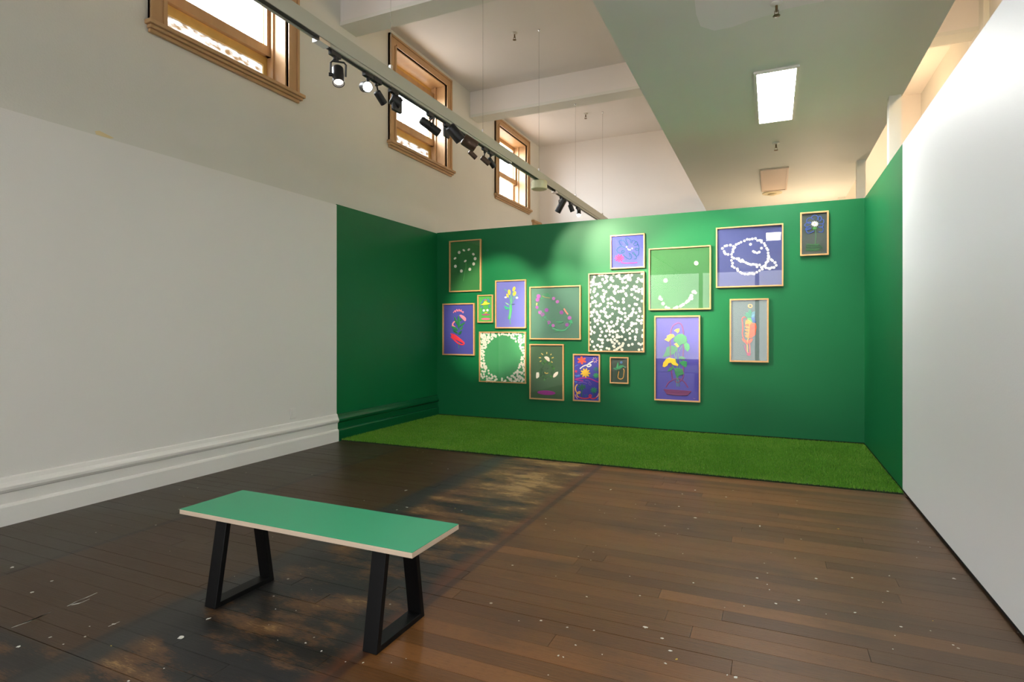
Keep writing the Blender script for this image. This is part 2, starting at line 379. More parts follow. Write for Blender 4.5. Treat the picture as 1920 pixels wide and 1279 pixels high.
# right partition, white then green
wr = struct('wall_right', MB().box(XR, XR+.10, -3.2, GR, .03, PH), M['whiteR'], 'long white partition wall standing on a black shadow gap', 'wall')
o = MB().box(XR, XR+.10, GR, YB+.12, .03, PH).build('green_end', M['green'], wr); o['label'] = 'green painted end of the partition'
MB().box(XR+.012, XR+.09, -3.2, YB+.12, 0, .03).build('shadow_gap', M['black_gap'], wr)
struct('wall_far', MB().box(XL-.36, XO+.3, YF, YF+.2, 0, ZC+.2), M['ceil'], 'pale wall of the hall rising behind the green partition', 'wall')
mb = MB().box(XL-.36, XO+.3, YR-.2, YR, 0, .15).box(XL-.36, XO+.3, YR-.2, YR, 3.95, ZC+.2)
for x0, x1 in ((XL-.36, -4.95), (-2.78, -2.70), (-.58, -.50), (1.7, XO+.3)): mb.box(x0, x1, YR-.2, YR, .15, 3.95)
struct('wall_rear', mb, M['white'], 'white wall with wide frosted windows at the other end of the hall', 'wall')
for i_, (x0, x1) in enumerate(((-4.95, -2.78), (-2.70, -.58), (-.50, 1.7))):
    W = empty('window_%d' % (7+i_), ((x0+x1)/2, YR, .15), 'wide frosted window in the end wall of the hall', 'window', 'frosted windows in the end wall', 'structure')
    for a_, c_ in ((x0, x0+.04), (x1-.04, x1)): MB().box(a_, c_, YR-.16, YR-.02, .15, 3.95).build('frame_stile', M['base'], W)
    for a_, c_ in ((.15, .22), (3.88, 3.95)): MB().box(x0+.04, x1-.04, YR-.16, YR-.02, a_, c_).build('frame_rail', M['base'], W)
    MB().box(x0+.04, x1-.04, YR-.10, YR-.09, .22, 3.88).build('pane', M['frosted'], W)
wo = struct('wall_outer', MB().box(XO, XO+.2, YR, YF, 0, ZC+.2), M['plaster'], 'cream outer wall seen over the white partition', 'wall')
MB().box(XO-.06, XO, 9.30, 9.92, 0, ZC).build('pilaster', M['post'], wo)
struct('ceiling', MB().box(XL-.36, XO+.2, YR-.2, YF+.2, ZC, ZC+.2), M['ceil'], 'high flat pale ceiling over the windows', 'ceiling')
struct('ceiling_lowered', MB().box(SX0, SX1, YR, YF, ZS, ZS+.35), M['soffit'], 'lowered greenish white ceiling with a recessed light', 'ceiling')
cl = [o for o in bpy.data.objects if o.name == 'ceiling_lowered'][0]
pp = [onZ(1100+a/2.341, b_/2.341, ZS) for a, b_ in ((468, -60), (480, 60), (500, 115), (560, 134), (640, 118), (720, 88), (800, 66), (870, 40), (960, 20), (1040, 6), (1060, -60))]
MB().rings([[(p[0], p[1], ZS) for p in pp], [(p[0], p[1], ZS-.0015) for p in pp]]).build('plaster_patch', mat('bare_plaster', srgb(246, 243, 242), .8), cl)['label'] = 'whiter patch of bare plaster'
tp = [onX(a, b_, XL) for a, b_ in ((178, 246), (186, 245), (214, 259), (206, 260), (180, 252))]
MB().rings([[(XL, p[1], p[2]) for p in tp], [(XL+.001, p[1], p[2]) for p in tp]]).build('tape_remnant', mat('faded_tape', srgb(222, 205, 160), .7), wall_left)
for y in (5.94, 9.49, 2.39, -1.16, -4.71):
    bmn = MB().box(XL, XO, y, y+.30, 5.41, ZC)
    b_ = struct('ceiling_beam', bmn, M['ceil'], 'deep plastered beam crossing the high ceiling', 'beam')
    b_['group'] = 'beams across the high ceiling'
    MB().box(XL, XO, y-.012, y+.312, 5.405, 5.455).build('beam_lip', M['plaster'], b_)
for y in (7.46, 10.08, 12.70, 2.22):
    b_ = struct('post', MB().box(1.175, 1.289, y, y+.12, 0 if y > 3 else 0, ZS), M['post'], 'square white post holding up the lowered ceiling', 'post')
    b_['group'] = 'posts along the lowered ceiling edge'
tag(MB().box(XL, XL+.05, 12.55, 12.98, 3.7, 4.02).box(XL, XL+.07, 12.5, 13.0, 3.98, 4.03).build('trim_1', M['wood']), 'small brown wooden ledge on the wall above the partition', 'trim', kind='structure')

# ------------------------------------------------------------------ windows
wl = ['high wooden sash window beside the start of the lighting track', 'high wooden sash window behind the row of black track lamps', 'high wooden sash window nearest the far wall',
      'high wooden sash window over the bare white wall', 'high wooden sash window further down the hall', 'high wooden sash window at the end of the hall']
for i, y in enumerate(WIN_Y):
    W = empty('window_%d' % (i+1), (XL, y+.895, WZ0), wl[i], 'window', kind='structure')
    a, c = y+OP0, y+OP1; wd = M['wood']
    for nm, y0, y1 in (('casing', y, a), ('casing', c, y+1.79)):
        k = MB().box(XL, XL+.030, y0, y1, WZ0, 5.80); inn = (y1-.035, y1) if y0 == y else (y0, y0+.035)
        k.box(XL, XL+.042, inn[0], inn[1], WZ0, 5.66).box(XL, XL+.048, *((y0, y0+.03) if y0 == y else (y1-.03, y1)), WZ0, 5.80).build(nm, wd, W)
    MB().box(XL, XL+.030, a, c, WZ1, 5.80).box(XL, XL+.042, a, c, WZ1, WZ1+.035).box(XL, XL+.048, y, y+1.79, 5.77, 5.80).build('casing_head', wd, W)
    s = MB().box(XL-.30, XL+.085, y-.03, y+1.85, 4.185, WZ0+.004).box(XL, XL+.06, y-.01, y+1.83, 4.155, 4.185).box(XL, XL+.035, y+.0, y+1.80, 4.12, 4.155)
    s.build('window_sill', wd, W, bevel=.006)
    j = MB().box(XL-.30, XL, a, a+.018, WZ0, WZ1).box(XL-.30, XL, c-.018, c, WZ0, WZ1).box(XL-.30, XL, a, c, WZ1-.018, WZ1)
    j.box(XL-.20, XL-.17, c-.04, c-.018, WZ0, WZ1).box(XL-.20, XL-.17, a+.018, a+.04, WZ0, WZ1).build('jamb_lining', wd, W)
    xs0, xs1 = XL-.27, XL-.225
    lift = 0 if i != 2 else .14
    r0, r1, t0 = 4.63+lift, 4.74+lift, (5.44 if i != 2 else 5.25)
    for y0, y1 in ((a+.018, a+.075), (c-.075, c-.018)): MB().box(xs0, xs1, y0, y1, r0, t0+.07).build('sash_stile', wd, W)
    MB().box(xs0, xs1+.006, a+.018, c-.018, r0, r1).build('sash_rail', wd, W)
    MB().box(xs0, xs1+.006, a+.018, c-.018, t0, t0+.11).build('sash_rail', wd, W)
    MB().box(xs0+.02, xs0+.024, a+.07, c-.07, r1-.005, t0+.005).build('pane', M['glass'], W)
    # outer sash behind: yellow frame below
    xo0, xo1 = XL-.325, XL-.285
    yw = M['yellow_wood'] if i != 2 else wd
    MB().box(xo0, xo1, a, a+.07, WZ0, WZ1).build('outer_stile', yw, W); MB().box(xo0, xo1, c-.07, c, WZ0, WZ1).build('outer_stile', yw, W)
    MB().box(xo0, xo1, a+.07, c-.07, WZ0, 4.29).build('outer_rail', yw, W)
    if i != 2: MB().box(xo0, xo1, a+.07, c-.07, 4.54, 4.70).build('outer_rail', yw, W)
    MB().box(xo0, xo1, a+.07, c-.07, WZ1-.09, WZ1).build('outer_rail', yw, W)
    MB().box(xo0+.015, xo0+.019, a+.065, c-.065, 4.285, 4.545 if i != 2 else r0+.05).build('lower_pane', M['ripple'] if i != 2 else M['glass'], W)

# ------------------------------------------------------------------ artificial turf
turf = empty('artificial_turf', (-2.03, 7.1, 0), 'strip of artificial grass laid along the green partition', 'turf')
def fy(x): return 5.893+.057*(x+5.1)/6.15
tx0, tx1 = XP+.04, XR-.006
MB().hexa([(tx0, fy(tx0), 0), (tx1, fy(tx1), 0), (tx1, YB-.008, 0), (tx0, YB-.008, 0), (tx0, fy(tx0), .014), (tx1, fy(tx1), .014), (tx1, YB-.008, .014), (tx0, YB-.008, .014)]).build('turf_backing', M['turfbase'], turf)
rng = np.random.default_rng(3); NB = 330000
bx = rng.uniform(tx0+.004, tx1-.004, NB); fyv = 5.893+.057*(bx+5.1)/6.15
by = fyv-.003+(YB-.03-fyv)*rng.uniform(0, 1, NB)
an = rng.uniform(0, 2*math.pi, NB); hh = rng.uniform(.014, .030, NB); le = rng.uniform(0, .016, NB); la = rng.uniform(0, 2*math.pi, NB); hw = rng.uniform(.0022, .0042, NB)
V = np.zeros((NB, 3, 3), np.float32)
V[:, 0] = np.stack([bx-np.cos(an)*hw, by-np.sin(an)*hw, np.full(NB, .012)], 1); V[:, 1] = np.stack([bx+np.cos(an)*hw, by+np.sin(an)*hw, np.full(NB, .012)], 1)
V[:, 2] = np.stack([np.clip(bx+np.cos(la)*le, tx0, tx1), np.minimum(by+np.sin(la)*le, YB-.004), .012+hh], 1)
V -= np.array(turf.location, np.float32)
me = bpy.data.meshes.new('grass_blades'); me.vertices.add(NB*3); me.vertices.foreach_set('co', V.ravel()); me.loops.add(NB*3)
me.loops.foreach_set('vertex_index', np.arange(NB*3, dtype=np.int32)); me.polygons.add(NB)
me.polygons.foreach_set('loop_start', np.arange(0, NB*3, 3, dtype=np.int32)); me.update(calc_edges=True); me.validate()
me.materials.append(M['blade']); gb = bpy.data.objects.new('grass_blades', me); COL.objects.link(gb); gb.parent = turf; gb['kind'] = 'stuff'

# ------------------------------------------------------------------ bench
bench = empty('bench', (-2.18, 2.31, 0), 'long bench with green top and black steel trapezoid legs', 'bench')
BX0, BX1, BY0, BY1, BZ = -2.925, -1.425, 2.105, 2.515, .456
MB().box(BX0, BX1, BY0, BY1, BZ-.026, BZ-.002).build('seat_board', M['ply'], bench, bevel=.0015)['label'] = 'pale plywood seat board'
MB().box(BX0+.001, BX1-.001, BY0+.001, BY1-.001, BZ-.002, BZ).build('seat_top', M['laminate'], bench)['label'] = 'smooth green laminate surface'
for x0 in (-2.665, -1.655):
    x1 = x0+.078; zt = BZ-.026; th = .030
    f0, f1, t0, t1 = 2.055, 2.440, 2.125, 2.375     # feet and top along the width
    fr = MB().hexa([(x0, f0, 0), (x1, f0, 0), (x1, f0+th, 0), (x0, f0+th, 0), (x0, t0, zt), (x1, t0, zt), (x1, t0+th, zt), (x0, t0+th, zt)])
    LF = fr.build('leg', M['steel'], bench, bevel=.003)
    MB().hexa([(x0, f1-th, 0), (x1, f1-th, 0), (x1, f1, 0), (x0, f1, 0), (x0, t1-th, zt), (x1, t1-th, zt), (x1, t1, zt), (x0, t1, zt)]).build('leg', M['steel'], bench, bevel=.003)
    MB().box(x0+.0005, x1-.0005, f0+th-.002, f1-th+.002, 0, th*.85).build('foot_bar', M['steel'], bench, bevel=.002)
    MB().box(x0, x1, t0+th, t1-th, zt-.012, zt).build('mounting_plate', M['steel'], bench)

# ------------------------------------------------------------------ lowered-ceiling fittings
def ceiling_light(y, lit, label):
    e = empty('ceiling_light', (.042, y+.77, ZS), label, 'ceiling light')
    x0, x1, y0, y1 = -.165, .25, y, y+1.54; m = M['wplastic'] if lit else M['hatch']; t = .028
    k = MB().box(x0, x1, y0, y0+t, ZS-.022, ZS).box(x0, x1, y1-t, y1, ZS-.022, ZS).box(x0, x0+t, y0+t, y1-t, ZS-.022, ZS).box(x1-t, x1, y0+t, y1-t, ZS-.022, ZS)
    k.build('frame', m, e)
    MB().box(x0+t, x1-t, y0+t, y1-t, ZS-.013, ZS-.006).build('diffuser', M['tube_light'] if lit else M['hatch'], e)
ceiling_light(6.22, True, 'lit rectangular fluorescent panel in the lowered ceiling')
ceiling_light(10.02, False, 'unlit rectangular ceiling panel glowing peach beyond the green partition')
ceiling_light(2.42, False, 'unlit rectangular ceiling panel over the bare floor')
ceiling_light(-1.38, True, 'lit rectangular fluorescent panel further down the hall')
ceiling_light(-5.18, False, 'unlit rectangular ceiling panel near the white end wall')
def sprinkler(x, y, z, label, grp):
    e = empty('fire_sprinkler', (x, y, z), label, 'sprinkler', grp)
    MB().lathe((x, y, z), (0, 0, -1), [(0, .045), (.008, .045), (.02, .030), (.022, .012)], 16).build('rose', M['wplastic'], e, smooth=True)
    MB().cyl((x, y, z-.02), (x, y, z-.07), .010, 10).box(x-.016, x-.012, y-.003, y+.003, z-.1, z-.06).box(x+.012, x+.016, y-.003, y+.003, z-.1, z-.06).build('head', M['brass'], e)
    MB().lathe((x, y, z-.1), (0, 0, -1), [(0, .026), (.004, .028), (.006, .012)], 12).build('deflector', M['brass'], e)
sprinkler(.035, 4.98, ZS, 'brass fire sprinkler beside the patched plaster of the lowered ceiling', 'sprinklers')
sprinkler(.055, 8.68, ZS, 'brass fire sprinkler between the lit and unlit ceiling panels', 'sprinklers')
sprinkler(-3.51, 7.88, ZC, 'small fire sprinkler on the high ceiling before the far beam', 'sprinklers')
sprinkler(-3.48, 11.4, ZC, 'small fire sprinkler on the high ceiling beyond the far beam', 'sprinklers')
e = empty('smoke_detector', (.01, 11.8, ZS), 'flat round yellowed disc on the ceiling below the unlit panel', 'detector')
MB().lathe((.01, 11.8, ZS), (0, 0, -1), [(0, .17), (.012, .17), (.02, .12)], 24).build('base', M['stainring'], e, smooth=True)
MB().lathe((.01, 11.8, ZS-.018), (0, 0, -1), [(0, .08), (.022, .07), (.03, .04)], 20).build('cover', M['stainring'], e, smooth=True)
# painted-over socket by the baseboard
e = empty('wall_socket', (XP, 4.93, .40), 'painted-over wall socket above the white baseboard', 'socket')
pz = onX(549, 784, XP); MB().box(XP, XP+.008, pz[1]-.04, pz[1]+.04, pz[2]-.005, pz[2]+.115).build('plate', M['white'], e, bevel=.003)
e.location = (XP, pz[1], pz[2])
for ch in e.children: ch.location = Vector((XP, 4.93, .40))-e.location
MB().box(XP+.008, XP+.011, pz[1]-.012, pz[1]+.012, pz[2]+.03, pz[2]+.075).build('switch', M['white'], e)

# ------------------------------------------------------------------ lighting track
trk = empty('lighting_track', (TX, 3.4, 3.63), 'long grey lighting track hung on thin cables below the high ceiling', 'track')
k = MB().box(TX-.040, TX+.040, -6, 12.5, 3.735, 3.765).box(TX-.040, TX-.032, -6, 12.5, 3.645, 3.735).box(TX+.032, TX+.040, -6, 12.5, 3.645, 3.735)
k.build('trunking', M['alu'], trk)
MB().box(TX-.032, TX+.032, -6, 12.5, 3.66, 3.668).build('channel', M['dark'], trk)
for y0, y1 in ((3.41, 6.90), (8.60, 12.35), (-5.5, -.2)):
    rl = MB().box(TX-.030, TX+.030, y0, y1, 3.622, 3.668).build('track_rail', M['alu'], trk)
    MB().box(TX-.014, TX+.014, y0+.02, y1, 3.618, 3.6225).build('slot', M['dark'], rl)
MB().box(TX-.034, TX+.034, 3.36, 3.48, 3.612, 3.66).build('end_feed', M['chrome'], trk)
MB().box(TX-.034, TX+.034, 8.56, 8.66, 3.612, 3.66).build('end_feed', M['chrome'], trk)
for y in (0.62, 2.46, 4.30, 6.12, 7.94, 9.68, 11.46):
    zt = 5.42 if (y in (6.12, 9.68, 2.46)) else ZC
    MB().cyl((TX, y, 3.82), (TX, y, zt), .0016, 6).build('cable', M['wire'], trk)
    MB().box(TX-.012, TX+.012, y-.015, y+.015, 3.765, 3.825).build('cable_clip', M['chrome'], trk, bevel=.002)
    MB().lathe((TX, y, zt), (0, 0, -1), [(0, .02), (.012, .02), (.03, .006)], 10).build('ceiling_anchor', M['chrome'], trk)
e = empty('junction_drum', (TX, 7.93, 3.62), 'cream round drum under the lighting track', 'junction box')
dp = onX(1011, 343, TX)
MB().lathe((TX, dp[1], 3.642), (0, 0, -1), [(0, .108), (.012, .118), (.115, .118), (.122, .112)], 28).build('housing', M['cream_plastic'], e, smooth=True)
MB().lathe((TX, dp[1], 3.521), (0, 0, -1), [(0, .10), (.006, .095)], 28).build('cover', M['stainring'], e, smooth=True)

def spot(label, ax, ay, bu, bv, d, length, r, m='blackmetal', style='stem', lit=None, group='lamps on the lighting track', dx=0, stemlen=None):
    """ax, ay: photo pixel of the adapter under the track; bu, bv: pixel of the body's centre; d: aim direction"""
    A = onX(ax, ay, TX); A = Vector((TX, A[1], 3.6165)); Bc = Vector(onX(bu, bv, TX+dx)); d = Vector(d).normalized()
    e = empty('track_lamp', A, label, 'track lamp', group)
    mm = M[m]
    MB().box(TX-.018, TX+.018, A.y-.055, A.y+.055, 3.582, 3.6165).lathe((TX, A.y, 3.588), (0, 0, -1), [(0, .016), (.03, .016)], 10).build('adapter', M['blackmetal'], e, bevel=.002)
    p0 = Bc-d*length*.5
    hs = MB().lathe(p0, d, [(0, r*.72), (length*.03, r*.9), (length*.08, r), (length, r), (length, r*.86), (length*.86, r*.80)], 24)
    hs.build('housing', mm, e, smooth=True)
    ln = MB().lathe(p0+d*length*.87, d, [(0, r*.79), (length*.02, r*.75)], 20)
    ln.build('lens', M['lampon'] if lit == 'on' else (M['lampdim'] if lit == 'dim' else M['lens']), e)
    side = d.cross(Vector((0, 0, 1)))
    if side.length < .1: side = Vector((0, 1, 0))
    side.normalize()
    if style == 'yoke':
        w_ = r+.012; top = Vector((A.x, A.y, 3.56)); up = (top-Bc); up = up-side*up.dot(side)
        hgt = max(up.length-.01, r+.03); up.normalize()
        P = [Bc+side*w_, Bc+side*w_+up*(hgt-.015), Bc+side*(w_-.015)+up*hgt, Bc-side*(w_-.015)+up*hgt, Bc-side*w_+up*(hgt-.015), Bc-side*w_]
        MB().tube(P, .008, 6).build('yoke', M['blackmetal'], e)
        MB().cyl(Bc+side*r*.9, Bc+side*(w_+.014), .014, 10).build('pivot_knob', M['blackmetal'], e)
        MB().cyl((TX, A.y, 3.565), Bc+up*hgt, .010, 8).build('stem', M['blackmetal'], e)
    else:
        tgt = Bc-d*length*.18; MB().cyl((TX, A.y, 3.57), tgt-Vector((0, 0, 0)), .0075, 8).build('stem', M['blackmetal'], e)
    return e, Bc+d*length*.55, d
e, _, _ = spot('black gimbal lamp in a square yoke next to the glaring lamp', 628, 108, 634, 142, (.32, -.30, -.9), .165, .046, style='yoke', lit='dim')
e, pf, df = spot('glaring lit lamp shining out from the track', 690, 140, 686, 163, (.75, -.55, -.35), .12, .045, lit='on')
spot('small dark lamp turned away next to the glaring lamp', 706, 147, 713, 183, (.10, .75, -.62), .12, .032)
e4, _, _ = spot('flat black lamp with a rounded square back in front of the window', 738, 168, 742, 190, (.55, .6, -.42), .10, .05)
bc = Vector(onX(744, 190, TX)); MB().box(bc.x-.02, bc.x+.02, bc.y-.065, bc.y+.065, bc.z-.10, bc.z+.055).build('back_plate', M['blackmetal'], e4, bevel=.015)
SP = []
SP.append(spot('long black lamp on a curved arm aimed along the track', 807, 212, 806, 237, (.55, .80, -.50), .22, .042, style='yoke', dx=.03))
e6, p6, d6 = spot('large black drum lamp with a square plate beside it', 838, 232, 853, 250, (.40, .62, -.66), .18, .058, dx=.12)
SP.append((e6, p6, d6)); bc = Vector(onX(837, 243, TX-.06)); MB().box(bc.x-.012, bc.x+.012, bc.y-.05, bc.y+.05, bc.z-.085, bc.z+.065).build('barn_door', M['blackmetal'], e6, bevel=.004)
SP.append(spot('large bronze drum lamp hanging next to the black drum lamp', 862, 248, 880, 268, (.62, .62, -.45), .16, .063, m='bronze', dx=.15))
SP.append(spot('small bronze lamp below the large bronze drum lamp', 890, 268, 886, 290, (.50, .66, -.62), .11, .028, m='bronze', dx=-.06))
SP.append(spot('small bronze lamp on a thin stem next to a matching black one', 909, 280, 910, 301, (.58, .60, -.62), .125, .032, m='bronze'))
SP.append(spot('small black lamp on a thin stem in front of the far window frame', 920, 286, 921, 305, (.30, .70, -.70), .13, .033))
spot('black tilted lamp with a curved yoke before two lit lamps', 1053, 368, 1052, 385, (-.55, .1, -.85), .25, .052, style='yoke')
s12 = spot('small lit black lamp between the tilted lamp and the end of the track', 1070, 377, 1071, 390, (.25, .35, -.85), .13, .040, lit='dim')
s13 = spot('small lamp with a bright bulb just above the green partition', 1083, 385, 1085, 399, (.15, -.45, -.8), .12, .040, lit='on')

# beams thrown by the lamps
def beam(src, target, power, size, blend=.6, col=(1, .88, .70), rad=.03):
    return light('lamp_beam', 'SPOT', src, power, col, target, spot_size=math.radians(size), spot_blend=blend, shadow_soft_size=rad)
beam(SP[0][1], (-4.0, YB, 1.75), 504, 29)
beam(SP[1][1], (-2.95, YB, 1.6), 346, 30)
beam(SP[2][1], (-1.55, YB, 2.4), 451, 42)
beam(SP[3][1], (-1.75, YB, 1.5), 252, 34)
beam(SP[4][1], (-0.65, YB, 2.0), 399, 34)
beam(SP[5][1], (-2.4, YB, 2.4), 160, 40)
beam(s12[1], s12[1]+s12[2], 25, 70)
beam(pf, pf+df, 15, 40)

# ------------------------------------------------------------------ framed pictures
AY = YB-.016       # face of the picture board
class Art:
    def __init__(s, label, org, sc, L, R, ttl, ttr, bbl, bbr, bg, rail=.019):
        s.org, s.sc = org, sc
        fr = YB-.040
        px = lambda a, b: (org[0]+a/sc, org[1]+b/sc)
        xl = onY(*px(L, ttl), fr)[0]; xr = onY(*px(R, ttr), YB if R/sc+org[0] < 1440 else fr)[0]
        zt = (onY(*px(L, ttl), fr)[2]+onY(*px(R, ttr), fr)[2])/2; zb = (onY(*px(L, bbl), fr)[2]+onY(*px(R, bbr), fr)[2])/2
        s.x0, s.x1, s.z0, s.z1 = xl, xr, zb, zt; s.n = 0
        s.e = empty('framed_picture', ((xl+xr)/2, YB, zb), label, 'picture', 'framed flower pictures on the green wall')
        r = rail
        def rail4(a):
            x0, x1, z0, z1 = xl, xr, zb, zt
            q = {'l': [(x0, z0), (x0+r, z0+r), (x0+r, z1-r), (x0, z1)], 'r': [(x1-r, z0+r), (x1, z0), (x1, z1), (x1-r, z1-r)], 't': [(x0+r, z1-r), (x1-r, z1-r), (x1, z1), (x0, z1)], 'b': [(x0, z0), (x1, z0), (x1-r, z0+r), (x0+r, z0+r)]}[a]
            return MB().rings([[(x, fr, z) for x, z in q], [(x, YB-.002, z) for x, z in q]])
        for a in 'lrtb': rail4(a).build('frame_rail', M['oak'], s.e, bevel=.0015)
        MB().box(xl+r*.6, xr-r*.6, AY, YB-.003, zb+r*.6, zt-r*.6).build('backing_board', mat('picture_ground', bg, .75, .05, 8), s.e)
        MB().box(xl+r*.8, xr-r*.8, fr+.006, fr+.0075, zb+r*.8, zt-r*.8).build('glazing', M['acrylic'], s.e)
        s.r = r; s.mats = {}
        cx, cy = (L+R)/2, (ttl+bbr)/2; p0, p1, p2 = (onY(*px(*q), AY) for q in ((cx, cy), (cx+10, cy), (cx, cy+10)))
        s.kx = abs(p1[0]-p0[0])/10; s.kz = abs(p2[2]-p0[2])/10       # metres for one traced unit across and up
    def P(s, a, b):
        p = onY(s.org[0]+a/s.sc, s.org[1]+b/s.sc, AY-.003); m = s.r*.75
        return (min(max(p[0], s.x0+m), s.x1-m), min(max(p[2], s.z0+m), s.z1-m))
    def col(s, c):
        if c not in s.mats: s.mats[c] = mat('piece_%d_%d_%d' % c, srgb(*c), .6, .10, 40)
        return s.mats[c]
    def lay(s): s.n += 1; return AY-.0002-.0004*(s.n % 9)
    def poly(s, name, pts, c, th=.0042, world=False, centre=None):
        q = pts if world else [s.P(*p) for p in pts]; y = s.lay()
        cx = sum(p[0] for p in q)/len(q); cz = sum(p[1] for p in q)/len(q)
        inn = [(cx+(x-cx)*.86, cz+(z-cz)*.86) for x, z in q]
        mb = MB().rings([[(x, AY+.0005, z) for x, z in q], [(x, y-th*.6, z) for x, z in q], [(x, y-th, z) for x, z in inn]])
        return mb.build(name, s.col(c), s.e)
    def line(s, name, pts, wpx, c, th=.0045, smooth=True):
        Q = [s.P(*p) for p in pts]
        if smooth and len(Q) > 2:
            E_ = [Q[0]]+Q+[Q[-1]]; o_ = []
            for i in range(1, len(E_)-2):
                p0, p1, p2, p3 = (np.array(E_[i+k]) for k in (-1, 0, 1, 2))
                for t in np.linspace(0, 1, 6, endpoint=False):
                    o_.append(tuple(.5*((2*p1)+(-p0+p2)*t+(2*p0-5*p1+4*p2-p3)*t*t+(-p0+3*p1-3*p2+p3)*t**3)))
            Q = o_+[Q[-1]]
        w_ = wpx*(s.kx+s.kz)/2*.55; y = s.lay(); rg = []
        for i, p in enumerate(Q):
            a, b_ = np.array(Q[max(i-1, 0)]), np.array(Q[min(i+1, len(Q)-1)]); t = b_-a; l = np.hypot(*t); t = t/l if l else np.array([1, 0]); n = np.array([-t[1], t[0]])
            l_, r_ = np.array(p)+n*w_, np.array(p)-n*w_; c_ = np.array(p)
            rg.append([(l_[0], AY+.0004, l_[1]), (c_[0]+n[0]*w_*.6, y-th, c_[1]+n[1]*w_*.6), (c_[0]-n[0]*w_*.6, y-th, c_[1]-n[1]*w_*.6), (r_[0], AY+.0004, r_[1])])
        return MB().rings(rg).build(name, s.col(c), s.e)
    def leaf(s, name, a, b, wpx, c, bend=0):
        """pointed leaf from a to b, wpx wide"""
        a, b = np.array(a, float), np.array(b, float); d = b-a; l = np.hypot(*d); n = np.array([-d[1], d[0]])/l
        up, dn = [], []
        for t in (0, .15, .35, .55, .75, .9, 1):
            h = wpx/2*math.sin(math.pi*t**.8)**.8 if 0 < t < 1 else 0; m_ = a+d*t+n*bend*math.sin(math.pi*t)
            up.append(tuple(m_+n*h)); dn.append(tuple(m_-n*h))
        return s.poly(name, up+dn[-2:0:-1], c)
    def oval(s, name, c, rx, ry, colr, ang=0, n=14, wob=0):
        pts = []
        for j in range(n):
            t = 2*math.pi*j/n; q = 1+wob*(random.random()-.5); x, y_ = rx*q*math.cos(t), ry*q*math.sin(t)
            pts.append((c[0]+x*math.cos(ang)-y_*math.sin(ang), c[1]+x*math.sin(ang)+y_*math.cos(ang)))
        return s.poly(name, pts, colr)
    def star(s, name, c, r, n, colr, inner=.45, rot=0, squash=1):
        pts = []
        for j in range(n):
            for dt, q in ((-.30, .80), (-.12, 1), (.12, 1), (.30, .80), (.5, inner)):
                t = rot+2*math.pi*(j+dt)/n; pts.append((c[0]+r*q*math.cos(t), c[1]+r*q*squash*math.sin(t)))
        return s.poly(name, pts, colr)
    def daisy(s, c, rpx, rot=0, squash=1, name='daisy'):
        p = s.P(*c); r = rpx*(s.kx+s.kz)/2*1.04
        if 'daisy' not in DAISY:
            mb = MB(); n = 9; ring = []
            for j in range(n):
                for dt, q in ((-.27, .86), (0, 1), (.27, .86), (.5, .70)):
                    t = 2*math.pi*(j+dt)/n; ring.append((math.cos(t)*q, math.sin(t)*q))
            mb.rings([[(x, 0, z) for x, z in ring], [(x, -.14, z) for x, z in ring], [(x*.35, -.20, z*.35) for x, z in ring]])
            me_ = mb.build('daisy', M['petal']).data
            me_.materials.append(M['eye']); me_.polygons[len(me_.polygons)-1].material_index = 1
            o_ = [o for o in bpy.data.objects if o.data == me_][0]; bpy.data.objects.remove(o_); DAISY['daisy'] = me_
        o = bpy.data.objects.new(name, DAISY['daisy']); COL.objects.link(o); o.parent = s.e
        o.location = Vector((p[0], AY-.0003*(random.randint(0, 8)), p[1]))-s.e.location
        o.rotation_euler = (0, rot, 0); o.scale = (r, .022, r*squash)
        return o
DAISY = {}
M['petal'] = mat('daisy_petals', srgb(240, 236, 224), .6); M['eye'] = mat('daisy_eye', srgb(226, 214, 178), .6)
random.seed(11)
RD = lambda: random.uniform(0, 6.28)
BLUE = srgb(70, 72, 158); DKG = srgb(52, 84, 66); GRN = srgb(40, 112, 52)

# 1 ring of daisies
A = Art('green picture of one stemmed daisy inside a ring of daisies', (836, 442), 11.625, 68, 785, 115, 68, 1228, 1212, GRN)
A.line('stem', [(435, 590), (438, 680), (415, 780), (395, 880), (375, 985)], 10, (70, 150, 70))
for c, q in (((290, 365), 1), ((392, 318), .6), ((500, 303), .7), ((600, 403), .75), ((637, 500), 1), ((606, 615), 1), ((521, 732), 1), ((338, 770), 1), ((207, 667), 1), ((200, 495), .65), ((422, 552), .65)): A.daisy(c, 34, RD() if q == 1 else random.choice((-.5, .5)), q)
# 2 pink flowers
A = Art('blue picture of pink flowers above a red scribbled oval', (824, 562), 11.625, 62, 780, 88, 72, 1210, 1212, BLUE)
A.line('squiggle', [(300, 285), (335, 240), (350, 272), (375, 215), (400, 255), (425, 212), (445, 255), (470, 222), (480, 262), (520, 265), (505, 290)], 18, (238, 130, 148))
for a, b, wd in (((420, 640), (412, 340), 62), ((395, 560), (318, 365), 44), ((430, 590), (565, 495), 46), ((440, 670), (515, 575), 44), ((405, 670), (255, 575), 60), ((400, 735), (285, 655), 46), ((410, 765), (490, 680), 50), ((440, 470), (495, 405), 40)): A.leaf('leaf', a, b, wd, random.choice(((30, 120, 66), (22, 104, 60), (44, 132, 74))))
A.poly('petal', [(430, 335), (470, 328), (530, 355), (575, 400), (578, 450), (555, 470), (510, 430), (465, 385)], (240, 140, 160))
A.poly('petal', [(335, 465), (300, 480), (270, 530), (275, 575), (320, 598), (350, 590), (300, 555), (305, 520), (345, 480)], (240, 140, 150))
for k in range(5): A.line('scribble', [(240+k*14, 745+k*26), (330+k*20, 770+k*30), (470+k*12, 875+k*18), (540-k*6, 950+k*8), (490-k*20, 985-k*6), (350-k*14, 905-k*14), (245+k*6, 810-k*6)], 19, (226, 52, 72))
